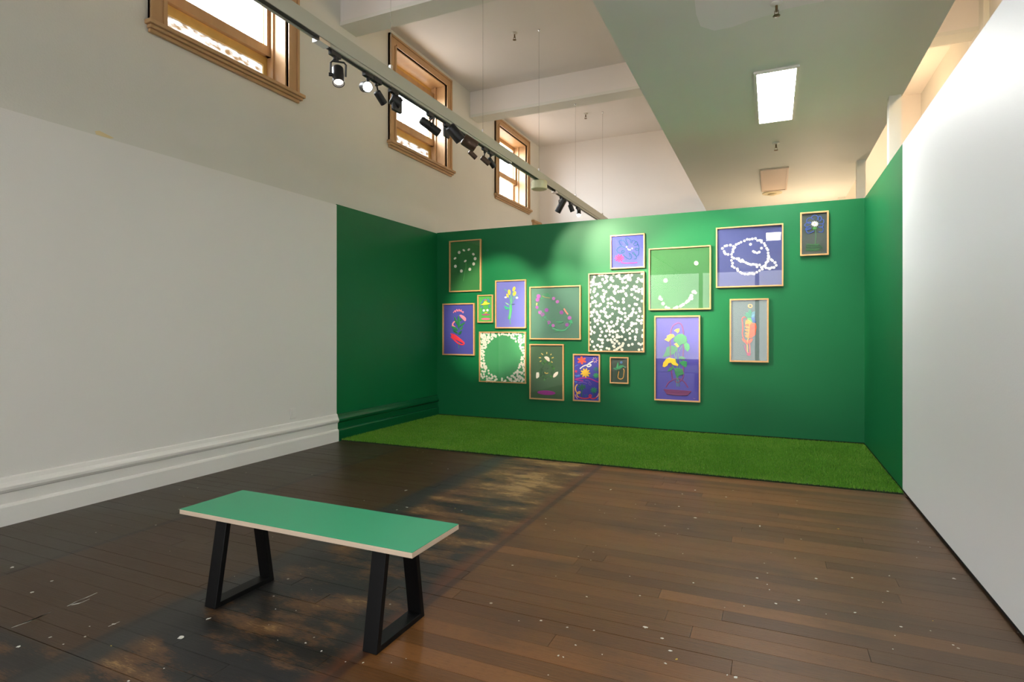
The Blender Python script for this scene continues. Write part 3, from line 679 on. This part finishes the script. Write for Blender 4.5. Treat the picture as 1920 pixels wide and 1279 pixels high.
A.line('stem', [(432, 930), (425, 1000), (420, 1060)], 9, (44, 130, 90))
# 3 face with a hat
A = Art('tiny bright green picture of a face in a yellow hat', (890, 548), 20.625, 100, 735, 100, 100, 1180, 1170, srgb(78, 168, 74), .017)
for k, (x, y, dx_, dy_) in enumerate(((245, 440, 60, -35), (270, 390, 60, -40), (310, 330, 60, -40), (370, 290, 60, -20), (480, 270, 70, 20), (510, 310, 70, 30), (520, 350, 70, 40), (215, 530, 80, -10), (225, 600, 90, -25), (540, 510, 60, 10), (560, 590, 45, -40))): A.line('curl', [(x, y), (x+dx_/2, y+dy_/2-8), (x+dx_, y+dy_)], 34, (82, 128, 190))
A.oval('hat_band', (418, 308), 52, 22, (226, 100, 96)); A.poly('hat', [(225, 485), (345, 425), (370, 365), (440, 345), (480, 405), (585, 415), (580, 450), (460, 485), (330, 500)], (245, 212, 60))
A.line('cheek', [(320, 520), (315, 700), (290, 850)], 16, (60, 130, 150)); A.line('cheek', [(530, 510), (550, 660), (565, 830)], 16, (60, 140, 130))
A.oval('eye', (355, 705), 44, 44, (244, 244, 240)); A.oval('eye', (496, 697), 44, 46, (244, 244, 240))
A.poly('nose', [(370, 800), (420, 775), (500, 765), (470, 810), (410, 820)], (236, 186, 60)); A.oval('collar', (430, 868), 160, 34, (176, 92, 130)); A.line('collar_fold', [(290, 878), (430, 872), (560, 850)], 14, (110, 40, 84)); A.oval('base_bar', (430, 1035), 178, 42, (238, 106, 150))
# 4 yellow tulips
A = Art('lilac blue picture of a bunch of yellow buds', (922, 518), 12.3, 75, 808, 98, 72, 1205, 1200, srgb(104, 108, 186))
for pts in ([(430, 640), (440, 480), (405, 420)], [(430, 640), (415, 520), (370, 470)], [(445, 640), (455, 480), (490, 345)], [(450, 640), (470, 520), (505, 455)], [(455, 640), (520, 520), (600, 425)], [(430, 1110), (420, 1000), (415, 900)], [(372, 990), (400, 880)], [(350, 345), (295, 300)]): A.line('stem', pts, 15, (96, 176, 130))
A.poly('stem_bunch', [(408, 650), (462, 650), (468, 780), (450, 900), (425, 1010), (388, 985), (395, 880), (408, 780)], (70, 178, 110)); A.line('stem', [(428, 660), (425, 800), (432, 960)], 14, (126, 220, 150))
A.leaf('leaf', (410, 745), (285, 680), 66, (52, 176, 134), -25); A.leaf('leaf', (400, 665), (310, 605), 26, (150, 206, 160)); A.leaf('leaf', (455, 655), (540, 642), 20, (44, 70, 84))
for c, rx, ry, an in (((402, 370), 32, 62, -.05), ((512, 295), 30, 56, .32), ((525, 402), 34, 58, .35), ((364, 448), 22, 46, -.45)): A.oval('bud', c, rx, ry, (246, 206, 56), an)
A.oval('seed_head', (320, 487), 28, 20, (236, 228, 222)); A.oval('seed_head', (580, 497), 28, 23, (240, 234, 206))
# 5 daisy border round a green oval
A = Art('green picture with a dense daisy border round an empty oval', (892, 616), 11.84, 70, 1130, 72, 70, 1190, 1222, srgb(62, 148, 92), .016)
pts = []
while len(pts) < 215:
    x, y_ = random.uniform(92, 1092), random.uniform(92, 1190)
    q = ((x-595)/395)**2+((y_-625)/462)**2
    if q < 1.06 or (random.random() > (1.0 if x < 420 and y_ < 700 else .55)): continue
    if min([(x-a)**2+(y_-b_)**2 for a, b_ in pts] or [1e9]) < 26**2: continue
    pts.append((x, y_))
for c in pts: A.daisy(c, 25, RD())
# 6 thistle wreath
A = Art('grey-green picture of a leaning wreath of purple thistles', (985, 520), 10.66, 80, 1120, 195, 152, 1245, 1245, srgb(68, 112, 94))
A.line('stem', [(330, 380), (430, 405), (500, 412), (600, 440), (690, 545), (740, 600)], 13, (52, 120, 74)); A.line('twig', [(335, 375), (400, 400), (500, 415)], 14, (150, 128, 70)); A.line('twig', [(770, 625), (810, 690), (850, 742)], 26, (232, 130, 112))
A.line('stem', [(265, 520), (270, 630), (350, 760), (450, 860), (540, 1000)], 12, (60, 130, 90)); A.line('stem', [(540, 1020), (660, 1060), (780, 1060), (870, 985), (910, 930)], 22, (70, 160, 112)); A.line('stem', [(590, 985), (680, 1050), (760, 1050)], 14, (50, 130, 92))
for a, b, wd in (((450, 385), (440, 305), 60), ((430, 385), (400, 330), 40), ((470, 380), (505, 345), 40), ((370, 405), (300, 432), 34), ((340, 360), (395, 320), 22), ((400, 820), (385, 780), 40), ((450, 890), (420, 940), 40), ((480, 985), (520, 940), 40), ((600, 895), (760, 890), 30), ((640, 930), (770, 895), 24), ((580, 1090), (660, 1065), 24), ((540, 850), (600, 830), 22), ((680, 1090), (720, 1060), 20), ((350, 850), (375, 860), 20)): A.leaf('leaf', a, b, wd, random.choice(((44, 150, 104), (40, 120, 80), (52, 136, 92))))
A.poly('leaf', [(865, 880), (925, 842), (935, 890), (955, 925), (900, 920)], (46, 160, 104))
for c, r_ in (((640, 488), 38), ((565, 425), 36), ((265, 380), 46), ((245, 450), 44), ((235, 600), 36), ((292, 700), 40), ((345, 745), 42), ((425, 655), 44), ((722, 703), 44), ((470, 902), 40), ((555, 965), 34), ((832, 950), 40), ((885, 812), 42)):
    A.star('thistle', c, r_, 11, random.choice(((150, 76, 160), (168, 90, 172), (134, 64, 146))), .84)
A.line('twig', [(230, 510), (225, 545), (222, 565)], 24, (222, 200, 120))
# 7 green face with petals
A = Art('dark green picture of a leafy face with three white petals and a magenta oval', (988, 640), 11.03, 48, 775, 58, 58, 1200, 1228, srgb(62, 96, 66))
for a, b in (((385, 420), (360, 380)), ((350, 470), (310, 440)), ((430, 480), (500, 440)), ((520, 570), (580, 560)), ((300, 600), (250, 580)), ((500, 490), (520, 520)), ((470, 720), (530, 740)), ((360, 740), (300, 770))): A.leaf('leaf', a, b, 46, random.choice(((44, 104, 44), (38, 88, 46), (58, 124, 44))))
for k in range(30):
    t = random.uniform(0, 6.28); q = random.uniform(.75, 1.1); c_ = (412+125*q*math.cos(t), 575+165*q*math.sin(t)); d_ = random.uniform(0, 6.28)
    A.leaf('leaf', c_, (c_[0]+48*math.cos(d_), c_[1]+48*math.sin(d_)), 24, random.choice(((40, 92, 42), (34, 78, 44), (54, 112, 44), (30, 66, 40))))
A.line('stem', [(385, 420), (340, 490), (290, 590), (300, 680), (390, 720), (370, 790)], 20, (42, 88, 50)); A.line('stem', [(400, 430), (480, 490), (540, 590), (510, 700), (400, 730)], 18, (46, 94, 48)); A.oval('bud', (365, 795), 20, 22, (72, 134, 70))
A.line('brow', [(370, 560), (410, 570), (440, 550)], 12, (34, 60, 40)); A.line('smile', [(365, 645), (400, 665), (440, 655)], 16, (206, 166, 80))
A.poly('petal', [(355, 325), (395, 310), (440, 325), (465, 355), (465, 390), (475, 412), (450, 420), (415, 395), (380, 365)], (236, 222, 206)); A.poly('petal', [(195, 645), (245, 642), (255, 690), (250, 740), (205, 772), (188, 760), (188, 700)], (236, 226, 212)); A.poly('petal', [(645, 628), (640, 680), (600, 730), (550, 755), (538, 730), (555, 680), (595, 640)], (238, 222, 204))
for a, b in (((410, 222), (408, 262)), ((505, 260), (488, 285)), ((552, 335), (512, 348)), ((500, 420), (530, 440)), ((296, 250), (332, 282)), ((250, 340), (290, 342)), ((266, 422), (298, 402))): A.line('ray', [a, b], 18, (222, 190, 96))
A.oval('ground', (400, 1065), 190, 48, (146, 36, 134), .06)
# 8 jungle
A = Art('crowded blue picture of palms, stars and bright squiggles', (1070, 658), 12.79, 50, 718, 80, 78, 1205, 1230, srgb(66, 62, 170))
A.star('flower', (265, 228), 112, 6, (238, 88, 56), .46, .45, .86); A.star('flower', (352, 530), 118, 9, (250, 196, 44), .55, .1, .98)
for k in range(8):
    t = k*math.pi/4+.2; A.line('ray', [(580+34*math.cos(t), 222+34*math.sin(t)), (580+66*math.cos(t), 222+66*math.sin(t))], 17, random.choice(((238, 190, 170), (240, 210, 200), (226, 150, 110))))
A.line('squiggle', [(222, 428), (300, 370), (385, 340), (470, 325), (485, 350), (430, 380), (390, 360), (440, 300), (540, 250)], 26, (244, 240, 236))
A.star('palm_leaf', (265, 870), 105, 7, (20, 104, 74), .3, .3, .72); A.line('trunk', [(262, 900), (265, 1000), (262, 1110)], 17, (24, 116, 72)); A.star('palm_leaf', (555, 945), 88, 8, (24, 150, 104), .34, .2, .85); A.line('trunk', [(556, 980), (558, 1110)], 13, (20, 96, 90)); A.star('palm_leaf', (610, 592), 74, 8, (40, 170, 92), .4, .1, .9); A.star('palm_leaf', (610, 440), 66, 7, (30, 110, 120), .35, .4, .9)
A.line('loop', [(690, 755), (610, 735), (520, 690), (400, 655), (250, 655), (120, 680), (115, 690), (220, 712), (300, 722)], 24, (190, 40, 140)); A.line('squiggle', [(350, 712), (430, 725), (485, 800), (460, 825), (430, 780), (455, 740)], 17, (110, 84, 170)); A.line('arc', [(185, 775), (260, 752), (330, 760), (390, 785)], 20, (110, 84, 180))
A.line('loop', [(160, 800), (120, 860), (115, 930), (150, 1005), (210, 1020), (225, 985), (190, 985), (150, 1030), (160, 1085), (190, 1110)], 24, (246, 196, 80)); A.line('loop', [(195, 1110), (280, 1138), (400, 1138), (480, 1105), (490, 1065), (450, 1060), (445, 1100), (510, 1145), (580, 1140), (625, 1105)], 24, (232, 60, 76)); A.line('loop', [(620, 1110), (655, 1070), (672, 1020)], 22, (240, 170, 190)); A.line('dash', [(105, 1045), (125, 1100), (165, 1150)], 20, (214, 150, 200))
A.line('dash', [(92, 378), (130, 355), (185, 340)], 18, (70, 130, 210)); A.oval('dot', (130, 492), 27, 32, (214, 50, 92)); A.line('squiggle', [(95, 590), (140, 600), (205, 580), (205, 605), (120, 610)], 22, (60, 140, 220)); A.line('dash', [(90, 730), (115, 745), (155, 745)], 17, (60, 150, 220)); A.line('dash', [(635, 1165), (672, 1125)], 26, (70, 120, 220)); A.leaf('leaf', (345, 1100), (400, 1030), 40, (30, 90, 150)); A.leaf('leaf', (345, 1100), (330, 1040), 30, (30, 90, 150))
# 9 leaf and loop
A = Art('tiny dark green picture of a sprig and an orange loop', (1140, 664), 20.63, 65, 812, 115, 125, 1130, 1160, srgb(50, 70, 58), .016)
A.line('stem', [(345, 600), (340, 720), (325, 860)], 22, (44, 88, 56)); A.leaf('leaf', (350, 590), (388, 310), 66, (58, 172, 108)); A.leaf('leaf', (375, 590), (620, 450), 120, (38, 150, 92), -30); A.leaf('leaf', (370, 600), (190, 545), 70, (40, 140, 90)); A.line('leaf_tip', [(600, 470), (640, 505), (695, 505)], 20, (120, 196, 150)); A.leaf('leaf', (340, 620), (300, 490), 60, (34, 128, 84))
A.oval('berry', (512, 325), 52, 50, (66, 112, 170)); A.line('loop', [(420, 670), (395, 800), (385, 900), (440, 960), (530, 960), (590, 900), (615, 740), (620, 620), (590, 570)], 34, (212, 160, 84))
# 10 scribble flower
A = Art('small blue picture of a teal scribbled flower with a smile', (1140, 432), 16.39, 65, 1140, 155, 80, 1190, 1145, srgb(82, 92, 206))
A.line('scribble', [(520, 545), (430, 495), (330, 520), (270, 600), (300, 670), (420, 700), (500, 660), (470, 615), (410, 640), (430, 700)], 24, (12, 92, 118)); A.line('scribble', [(420, 480), (360, 400), (345, 325), (440, 312), (500, 330), (560, 420), (620, 455), (560, 330), (545, 250), (620, 240), (680, 300), (690, 370), (735, 380), (730, 320), (800, 310), (840, 360), (780, 420), (810, 460), (890, 445), (905, 385), (850, 330)], 23, (12, 92, 118)); A.line('scribble', [(900, 400), (940, 480), (955, 560), (920, 620), (830, 590), (840, 550), (920, 560), (945, 660), (935, 740), (880, 790), (800, 740), (745, 690), (790, 680), (860, 790), (860, 870), (800, 880)], 23, (12, 92, 118)); A.line('scribble', [(630, 690), (700, 740), (720, 830), (670, 885), (600, 860), (500, 790), (470, 740)], 23, (12, 92, 118)); A.line('scribble', [(640, 700), (670, 770), (680, 820)], 20, (12, 92, 118))
A.oval('eye', (572, 508), 22, 24, (246, 240, 240)); A.oval('eye', (740, 556), 22, 22, (246, 240, 240)); A.line('smile', [(598, 560), (640, 600), (700, 598)], 28, (248, 244, 244)); A.star('flower', (350, 855), 150, 9, (236, 40, 112), .42, .3, .8); A.line('stem', [(400, 985), (500, 1008), (700, 1005), (900, 990)], 28, (172, 40, 120))
# 11 field of daisies
A = Art('large dark green picture scattered all over with daisies', (1098, 506), 7.99, 40, 888, 58, 18, 1228, 1238, srgb(52, 82, 66), .017)
FIELD = """132 108 205 80 250 75 255 145 300 90 325 105 310 118 385 120 378 145 408 165 300 180 285 190 318 166 415 60 470 98 500 70 500 95 520 130 550 140 555 180 600 188 580 120 605 95 640 80 640 145 660 120 690 80 668 150 620 112 845 55 790 132 770 178 830 155 850 172 855 148
112 150 82 185 118 185 82 238 115 220 155 218 190 215 215 205 200 255 232 250 350 262 378 232 420 250 455 250 480 255 448 285 565 272 605 270 625 245 728 248 760 258 690 295 720 290 755 318 800 295 795 325 848 290 850 330 855 355
70 300 62 338 138 285 125 325 265 310 305 328 278 362 178 365 150 390 428 325 440 350 490 325 530 322 565 318 600 360 612 385 690 372 735 415 778 440 845 468
95 418 238 405 275 405 258 445 268 470 335 440 385 418 415 435 440 465 488 485 565 438 568 485 655 540 740 515 765 520
108 488 135 470 150 485 70 515 65 545 158 540 200 540 222 520 338 500 385 505 330 553 402 562 445 580 498 585 505 632 525 640 548 655 578 585 592 650 712 588 710 632 755 645 690 660 655 690 685 685 805 580 815 620
128 600 85 638 115 632 165 635 178 665 232 620 282 585 272 625 300 642 302 690 330 712 365 695 402 660 210 690 205 715 95 685 70 695 595 702 632 732 595 762 532 738 485 725 478 770 465 812 420 840 795 698 855 698
135 735 145 770 180 758 230 760 258 780 182 812 135 855 388 782 322 798 285 845 342 842 375 855 350 885 775 750 805 765 845 755 835 800 690 795 720 808 755 805 685 835 555 820 535 860 560 885 550 905 570 930
70 860 65 790 70 890 95 920 130 940 80 960 222 880 243 930 315 915 365 925 405 915 410 935 445 930 482 915 625 905 660 882 703 918 660 955 765 895 765 935 220 985 300 995 360 975 410 1002 470 975 470 1010 500 1005 542 1002 595 1045 665 1025 745 1005 745 1045
100 1075 60 1040 195 1040 230 1050 255 1050 252 1095 332 1052 380 1050 435 1045 400 1085 435 1105 470 1070 502 1105 562 1105 550 1135 520 1155 490 1170 415 1140 430 1155 465 1190 645 1130 700 1115 795 1105 825 1120 858 1105 125 1152 180 1130 215 1155 245 1150 318 1175 350 1185 60 1125 152 1200 230 1208 545 1195 800 1198 852 1190 430 1210 855 980 860 905 855 1000""".split()
for i in range(0, len(FIELD), 2): A.daisy((float(FIELD[i]), float(FIELD[i+1])), random.uniform(19.5, 23.5), RD())
# 12 smile
A = Art('large green picture of two daisies over a smile of daisies', (1212, 455), 9.617, 40, 1168, 112, 40, 1222, 1200, srgb(46, 108, 56), .017)
A.daisy((898, 370), 43, 1, .9); A.daisy((345, 683), 40, 2)
for c, r_ in (((245, 980), 24), ((235, 1010), 22), ((270, 1022), 27), ((300, 1100), 32), ((355, 1165), 26), ((400, 1185), 26), ((500, 1188), 24), ((525, 1180), 24), ((552, 1165), 28), ((615, 1148), 28), ((640, 1130), 26), ((665, 1115), 28), ((715, 1082), 24), ((740, 1058), 30), ((765, 1045), 26), ((790, 1005), 34), ((815, 1010), 28), ((812, 958), 34), ((845, 890), 30), ((865, 880), 26), ((885, 905), 24)): A.daisy(c, r_, RD())
# 13 basket of yellow flowers
A = Art('tall blue picture of yellow flowers and round leaves in a purple basket', (1222, 586), 7.347, 35, 672, 48, 40, 1212, 1240, srgb(74, 68, 164))
PUR = (120, 44, 116)
A.line('handle', [(285, 920), (270, 800), (258, 600), (255, 420), (262, 270), (290, 190), (360, 145), (410, 170), (435, 270), (440, 420), (432, 600), (435, 780), (430, 900), (360, 965), (320, 940)], 18, PUR); A.line('handle', [(195, 1030), (240, 960), (350, 912), (440, 950), (500, 1035)], 17, PUR)
for k in range(6): A.line('basket_strand', [(165+k*8, 1062+k*12), (350, 1075+k*13), (545-k*10, 1090+k*10)], 15, random.choice(((112, 36, 96), (128, 48, 110), (98, 34, 92))))
for pts_ in ([(340, 920), (350, 760), (340, 620), (355, 500)], [(360, 900), (385, 700), (370, 560)], [(350, 1020), (345, 940), (360, 880)], [(378, 1020), (370, 940), (352, 900)], [(330, 640), (310, 560), (330, 520)], [(375, 540), (420, 460)], [(270, 700), (300, 760), (340, 800)], [(350, 290), (345, 270)]): A.line('stem', pts_, 9, (70, 150, 100))
LG = (44, 140, 76)
A.poly('leaf', [(300, 400), (312, 340), (360, 300), (420, 292), (475, 330), (488, 395), (455, 430), (410, 440), (380, 470), (345, 420)], LG); A.poly('leaf', [(432, 430), (470, 402), (515, 440), (525, 500), (495, 542), (460, 510)], (52, 160, 84)); A.poly('leaf', [(150, 615), (190, 540), (205, 480), (270, 455), (340, 470), (360, 500), (320, 560), (240, 600)], (40, 136, 80)); A.poly('leaf', [(365, 630), (400, 600), (440, 610), (470, 640), (420, 650)], LG); A.poly('leaf', [(385, 690), (430, 660), (485, 680), (485, 735), (465, 758), (410, 725)], (42, 146, 84)); A.poly('leaf', [(215, 815), (240, 765), (290, 740), (295, 780), (260, 805)], (36, 120, 72)); A.poly('leaf', [(305, 770), (360, 765), (425, 780), (448, 850), (380, 870), (350, 905), (325, 850)], (34, 130, 74))
YL = (248, 204, 44)
A.poly('flower', [(150, 745), (160, 690), (200, 640), (240, 622), (325, 640), (335, 690), (368, 715), (360, 738), (300, 725), (265, 690), (225, 700), (210, 735), (175, 755)], YL); A.poly('flower', [(175, 375), (215, 345), (205, 325), (260, 298), (300, 300), (315, 330), (280, 355), (245, 385), (235, 405)], YL); A.poly('flower', [(305, 252), (345, 225), (382, 222), (378, 262), (355, 285), (340, 265)], YL); A.poly('flower', [(305, 435), (345, 418), (380, 425), (395, 440), (372, 475), (350, 482), (335, 460)], YL)
A.line('signature', [(570, 1188), (582, 1184), (590, 1190), (598, 1184)], 3, (150, 120, 150))
# 14 planet
A = Art('large blue picture of a smiling ringed planet drawn in daisies', (1338, 414), 9.691, 42, 1268, 130, 42, 1222, 1182, srgb(54, 64, 118), .017)
PL = [(410, 432), (455, 412), (498, 390), (560, 365), (610, 338), (655, 340), (703, 330), (760, 322), (800, 358), (840, 355), (868, 362), (870, 390), (920, 412), (938, 452), (965, 500), (985, 530), (990, 585), (995, 635), (1005, 665), (990, 690), (985, 735), (955, 762), (940, 808), (910, 828), (870, 845), (885, 880), (835, 905), (785, 935), (735, 965), (700, 958), (655, 958), (620, 972), (568, 968), (515, 955), (485, 935), (440, 905), (430, 875), (378, 852), (340, 825), (345, 772), (325, 720), (335, 660), (325, 610), (350, 565), (355, 520), (385, 485), (360, 465),
      (305, 443), (240, 452), (205, 460), (160, 503), (190, 555), (200, 580), (215, 602), (263, 612), (370, 682), (425, 690), (455, 690), (465, 720), (495, 740), (520, 715), (540, 740), (585, 760), (620, 778), (655, 790), (680, 798), (715, 790), (750, 795), (780, 800), (790, 838), (835, 803), (1045, 705), (1070, 725), (1115, 760), (1138, 810), (1095, 850), (1055, 850), (1020, 870), (995, 862), (950, 855), (670, 428), (870, 498), (720, 555), (745, 570), (790, 585), (828, 570)]
for c in PL: A.daisy(c, random.uniform(23, 27), RD())
A.line('signature', [(1230, 980), (1226, 1010), (1234, 1030), (1228, 1045)], 4, (60, 50, 70))
# 15 carrot
A = Art('grey picture of an orange carrot shape built from leaves', (1362, 554), 9.686, 58, 768, 65, 52, 1208, 1218, srgb(92, 112, 112))
A.line('ring', [(432, 165), (462, 180), (462, 208), (432, 222), (403, 208), (403, 180), (430, 165)], 21, (232, 176, 110)); A.line('outline', [(370, 400), (330, 392), (290, 420), (292, 500), (300, 600), (290, 690), (310, 780), (340, 850)], 22, (222, 84, 72))
for a, b, wd, c in (((430, 420), (430, 250), 90, (40, 140, 106)), ((420, 380), (350, 310), 60, (46, 150, 110)), ((410, 400), (320, 360), 50, (40, 132, 104)), ((450, 360), (525, 290), 52, (70, 140, 160)), ((450, 400), (525, 345), 50, (90, 160, 190)), ((450, 430), (530, 410), 50, (60, 110, 180)), ((440, 440), (540, 480), 66, (50, 96, 176)), ((380, 400), (480, 490), 60, (100, 190, 90))): A.leaf('leaf', a, b, wd, c)
A.poly('leaf', [(350, 450), (390, 430), (440, 455), (470, 500), (535, 510), (548, 580), (535, 660), (500, 740), (440, 780), (400, 760), (410, 640), (350, 560)], (238, 96, 44)); A.poly('leaf', [(350, 460), (400, 440), (450, 480), (460, 530), (400, 520), (340, 530)], (246, 160, 50))
for y_ in (560, 620, 680, 730): A.leaf('leaf', (410, y_+30), (335, y_), 44, (246, 150, 60))
for y_ in (560, 630, 690): A.leaf('leaf', (450, y_+40), (540, y_), 54, (240, 84, 56))
A.line('vein', [(420, 470), (410, 620), (400, 760), (380, 860), (382, 1080)], 20, (244, 176, 84)); A.leaf('leaf', (390, 870), (275, 785), 50, (238, 100, 56)); A.leaf('leaf', (395, 870), (480, 780), 56, (240, 96, 52)); A.poly('leaf', [(335, 850), (380, 840), (390, 900), (360, 890)], (232, 80, 60)); A.line('root', [(335, 900), (340, 960), (370, 1030), (395, 1095)], 22, (176, 60, 120)); A.line('root', [(420, 870), (425, 960), (428, 1040), (405, 1095)], 20, (214, 90, 90)); A.oval('root_tip', (412, 1065), 30, 34, (190, 60, 100))
# 16 blue flower
A = Art('dark grey-green picture of a white daisy with blue scribbled petals', (1494, 390), 13.32, 85, 800, 112, 62, 1200, 1170, srgb(62, 72, 66))
for pts_ in ([(430, 280), (380, 270), (365, 230), (430, 180), (500, 195), (530, 250), (500, 300)], [(540, 300), (540, 230), (580, 205), (615, 250), (590, 320), (550, 320)], [(610, 270), (665, 300), (670, 370), (620, 400), (550, 395)], [(560, 400), (650, 400), (655, 450), (600, 485), (540, 470)], [(540, 480), (620, 480), (660, 520), (650, 590), (600, 605), (540, 595)], [(360, 250), (290, 255), (250, 310), (270, 370), (340, 385), (345, 355), (270, 360), (205, 410), (205, 450), (280, 470)], [(340, 440), (250, 490), (215, 530), (260, 550), (335, 525), (330, 500), (240, 530), (255, 610), (310, 630), (430, 572)]): A.line('scribble', pts_, 21, (60, 92, 180))
A.star('leaf', (445, 510), 74, 7, (52, 130, 44), .5, .3, .62); A.line('stem', [(460, 540), (475, 650), (470, 780), (460, 920)], 16, (80, 140, 84))
A.star('daisy', (447, 398), 96, 11, (240, 236, 224), .62, 0, .78); A.oval('daisy_eye', (445, 395), 22, 17, (228, 190, 140))
for k in range(6): A.line('grass_stroke', [(245-k % 3*14, 905+k*30), (400, 915+k*31), (560+k % 4*28, 900+k*30)], 19, random.choice(((44, 110, 60), (56, 130, 66), (38, 96, 56))))
A.line('grass_stroke', [(355, 1040), (380, 960), (460, 940), (560, 900)], 14, (60, 128, 76))
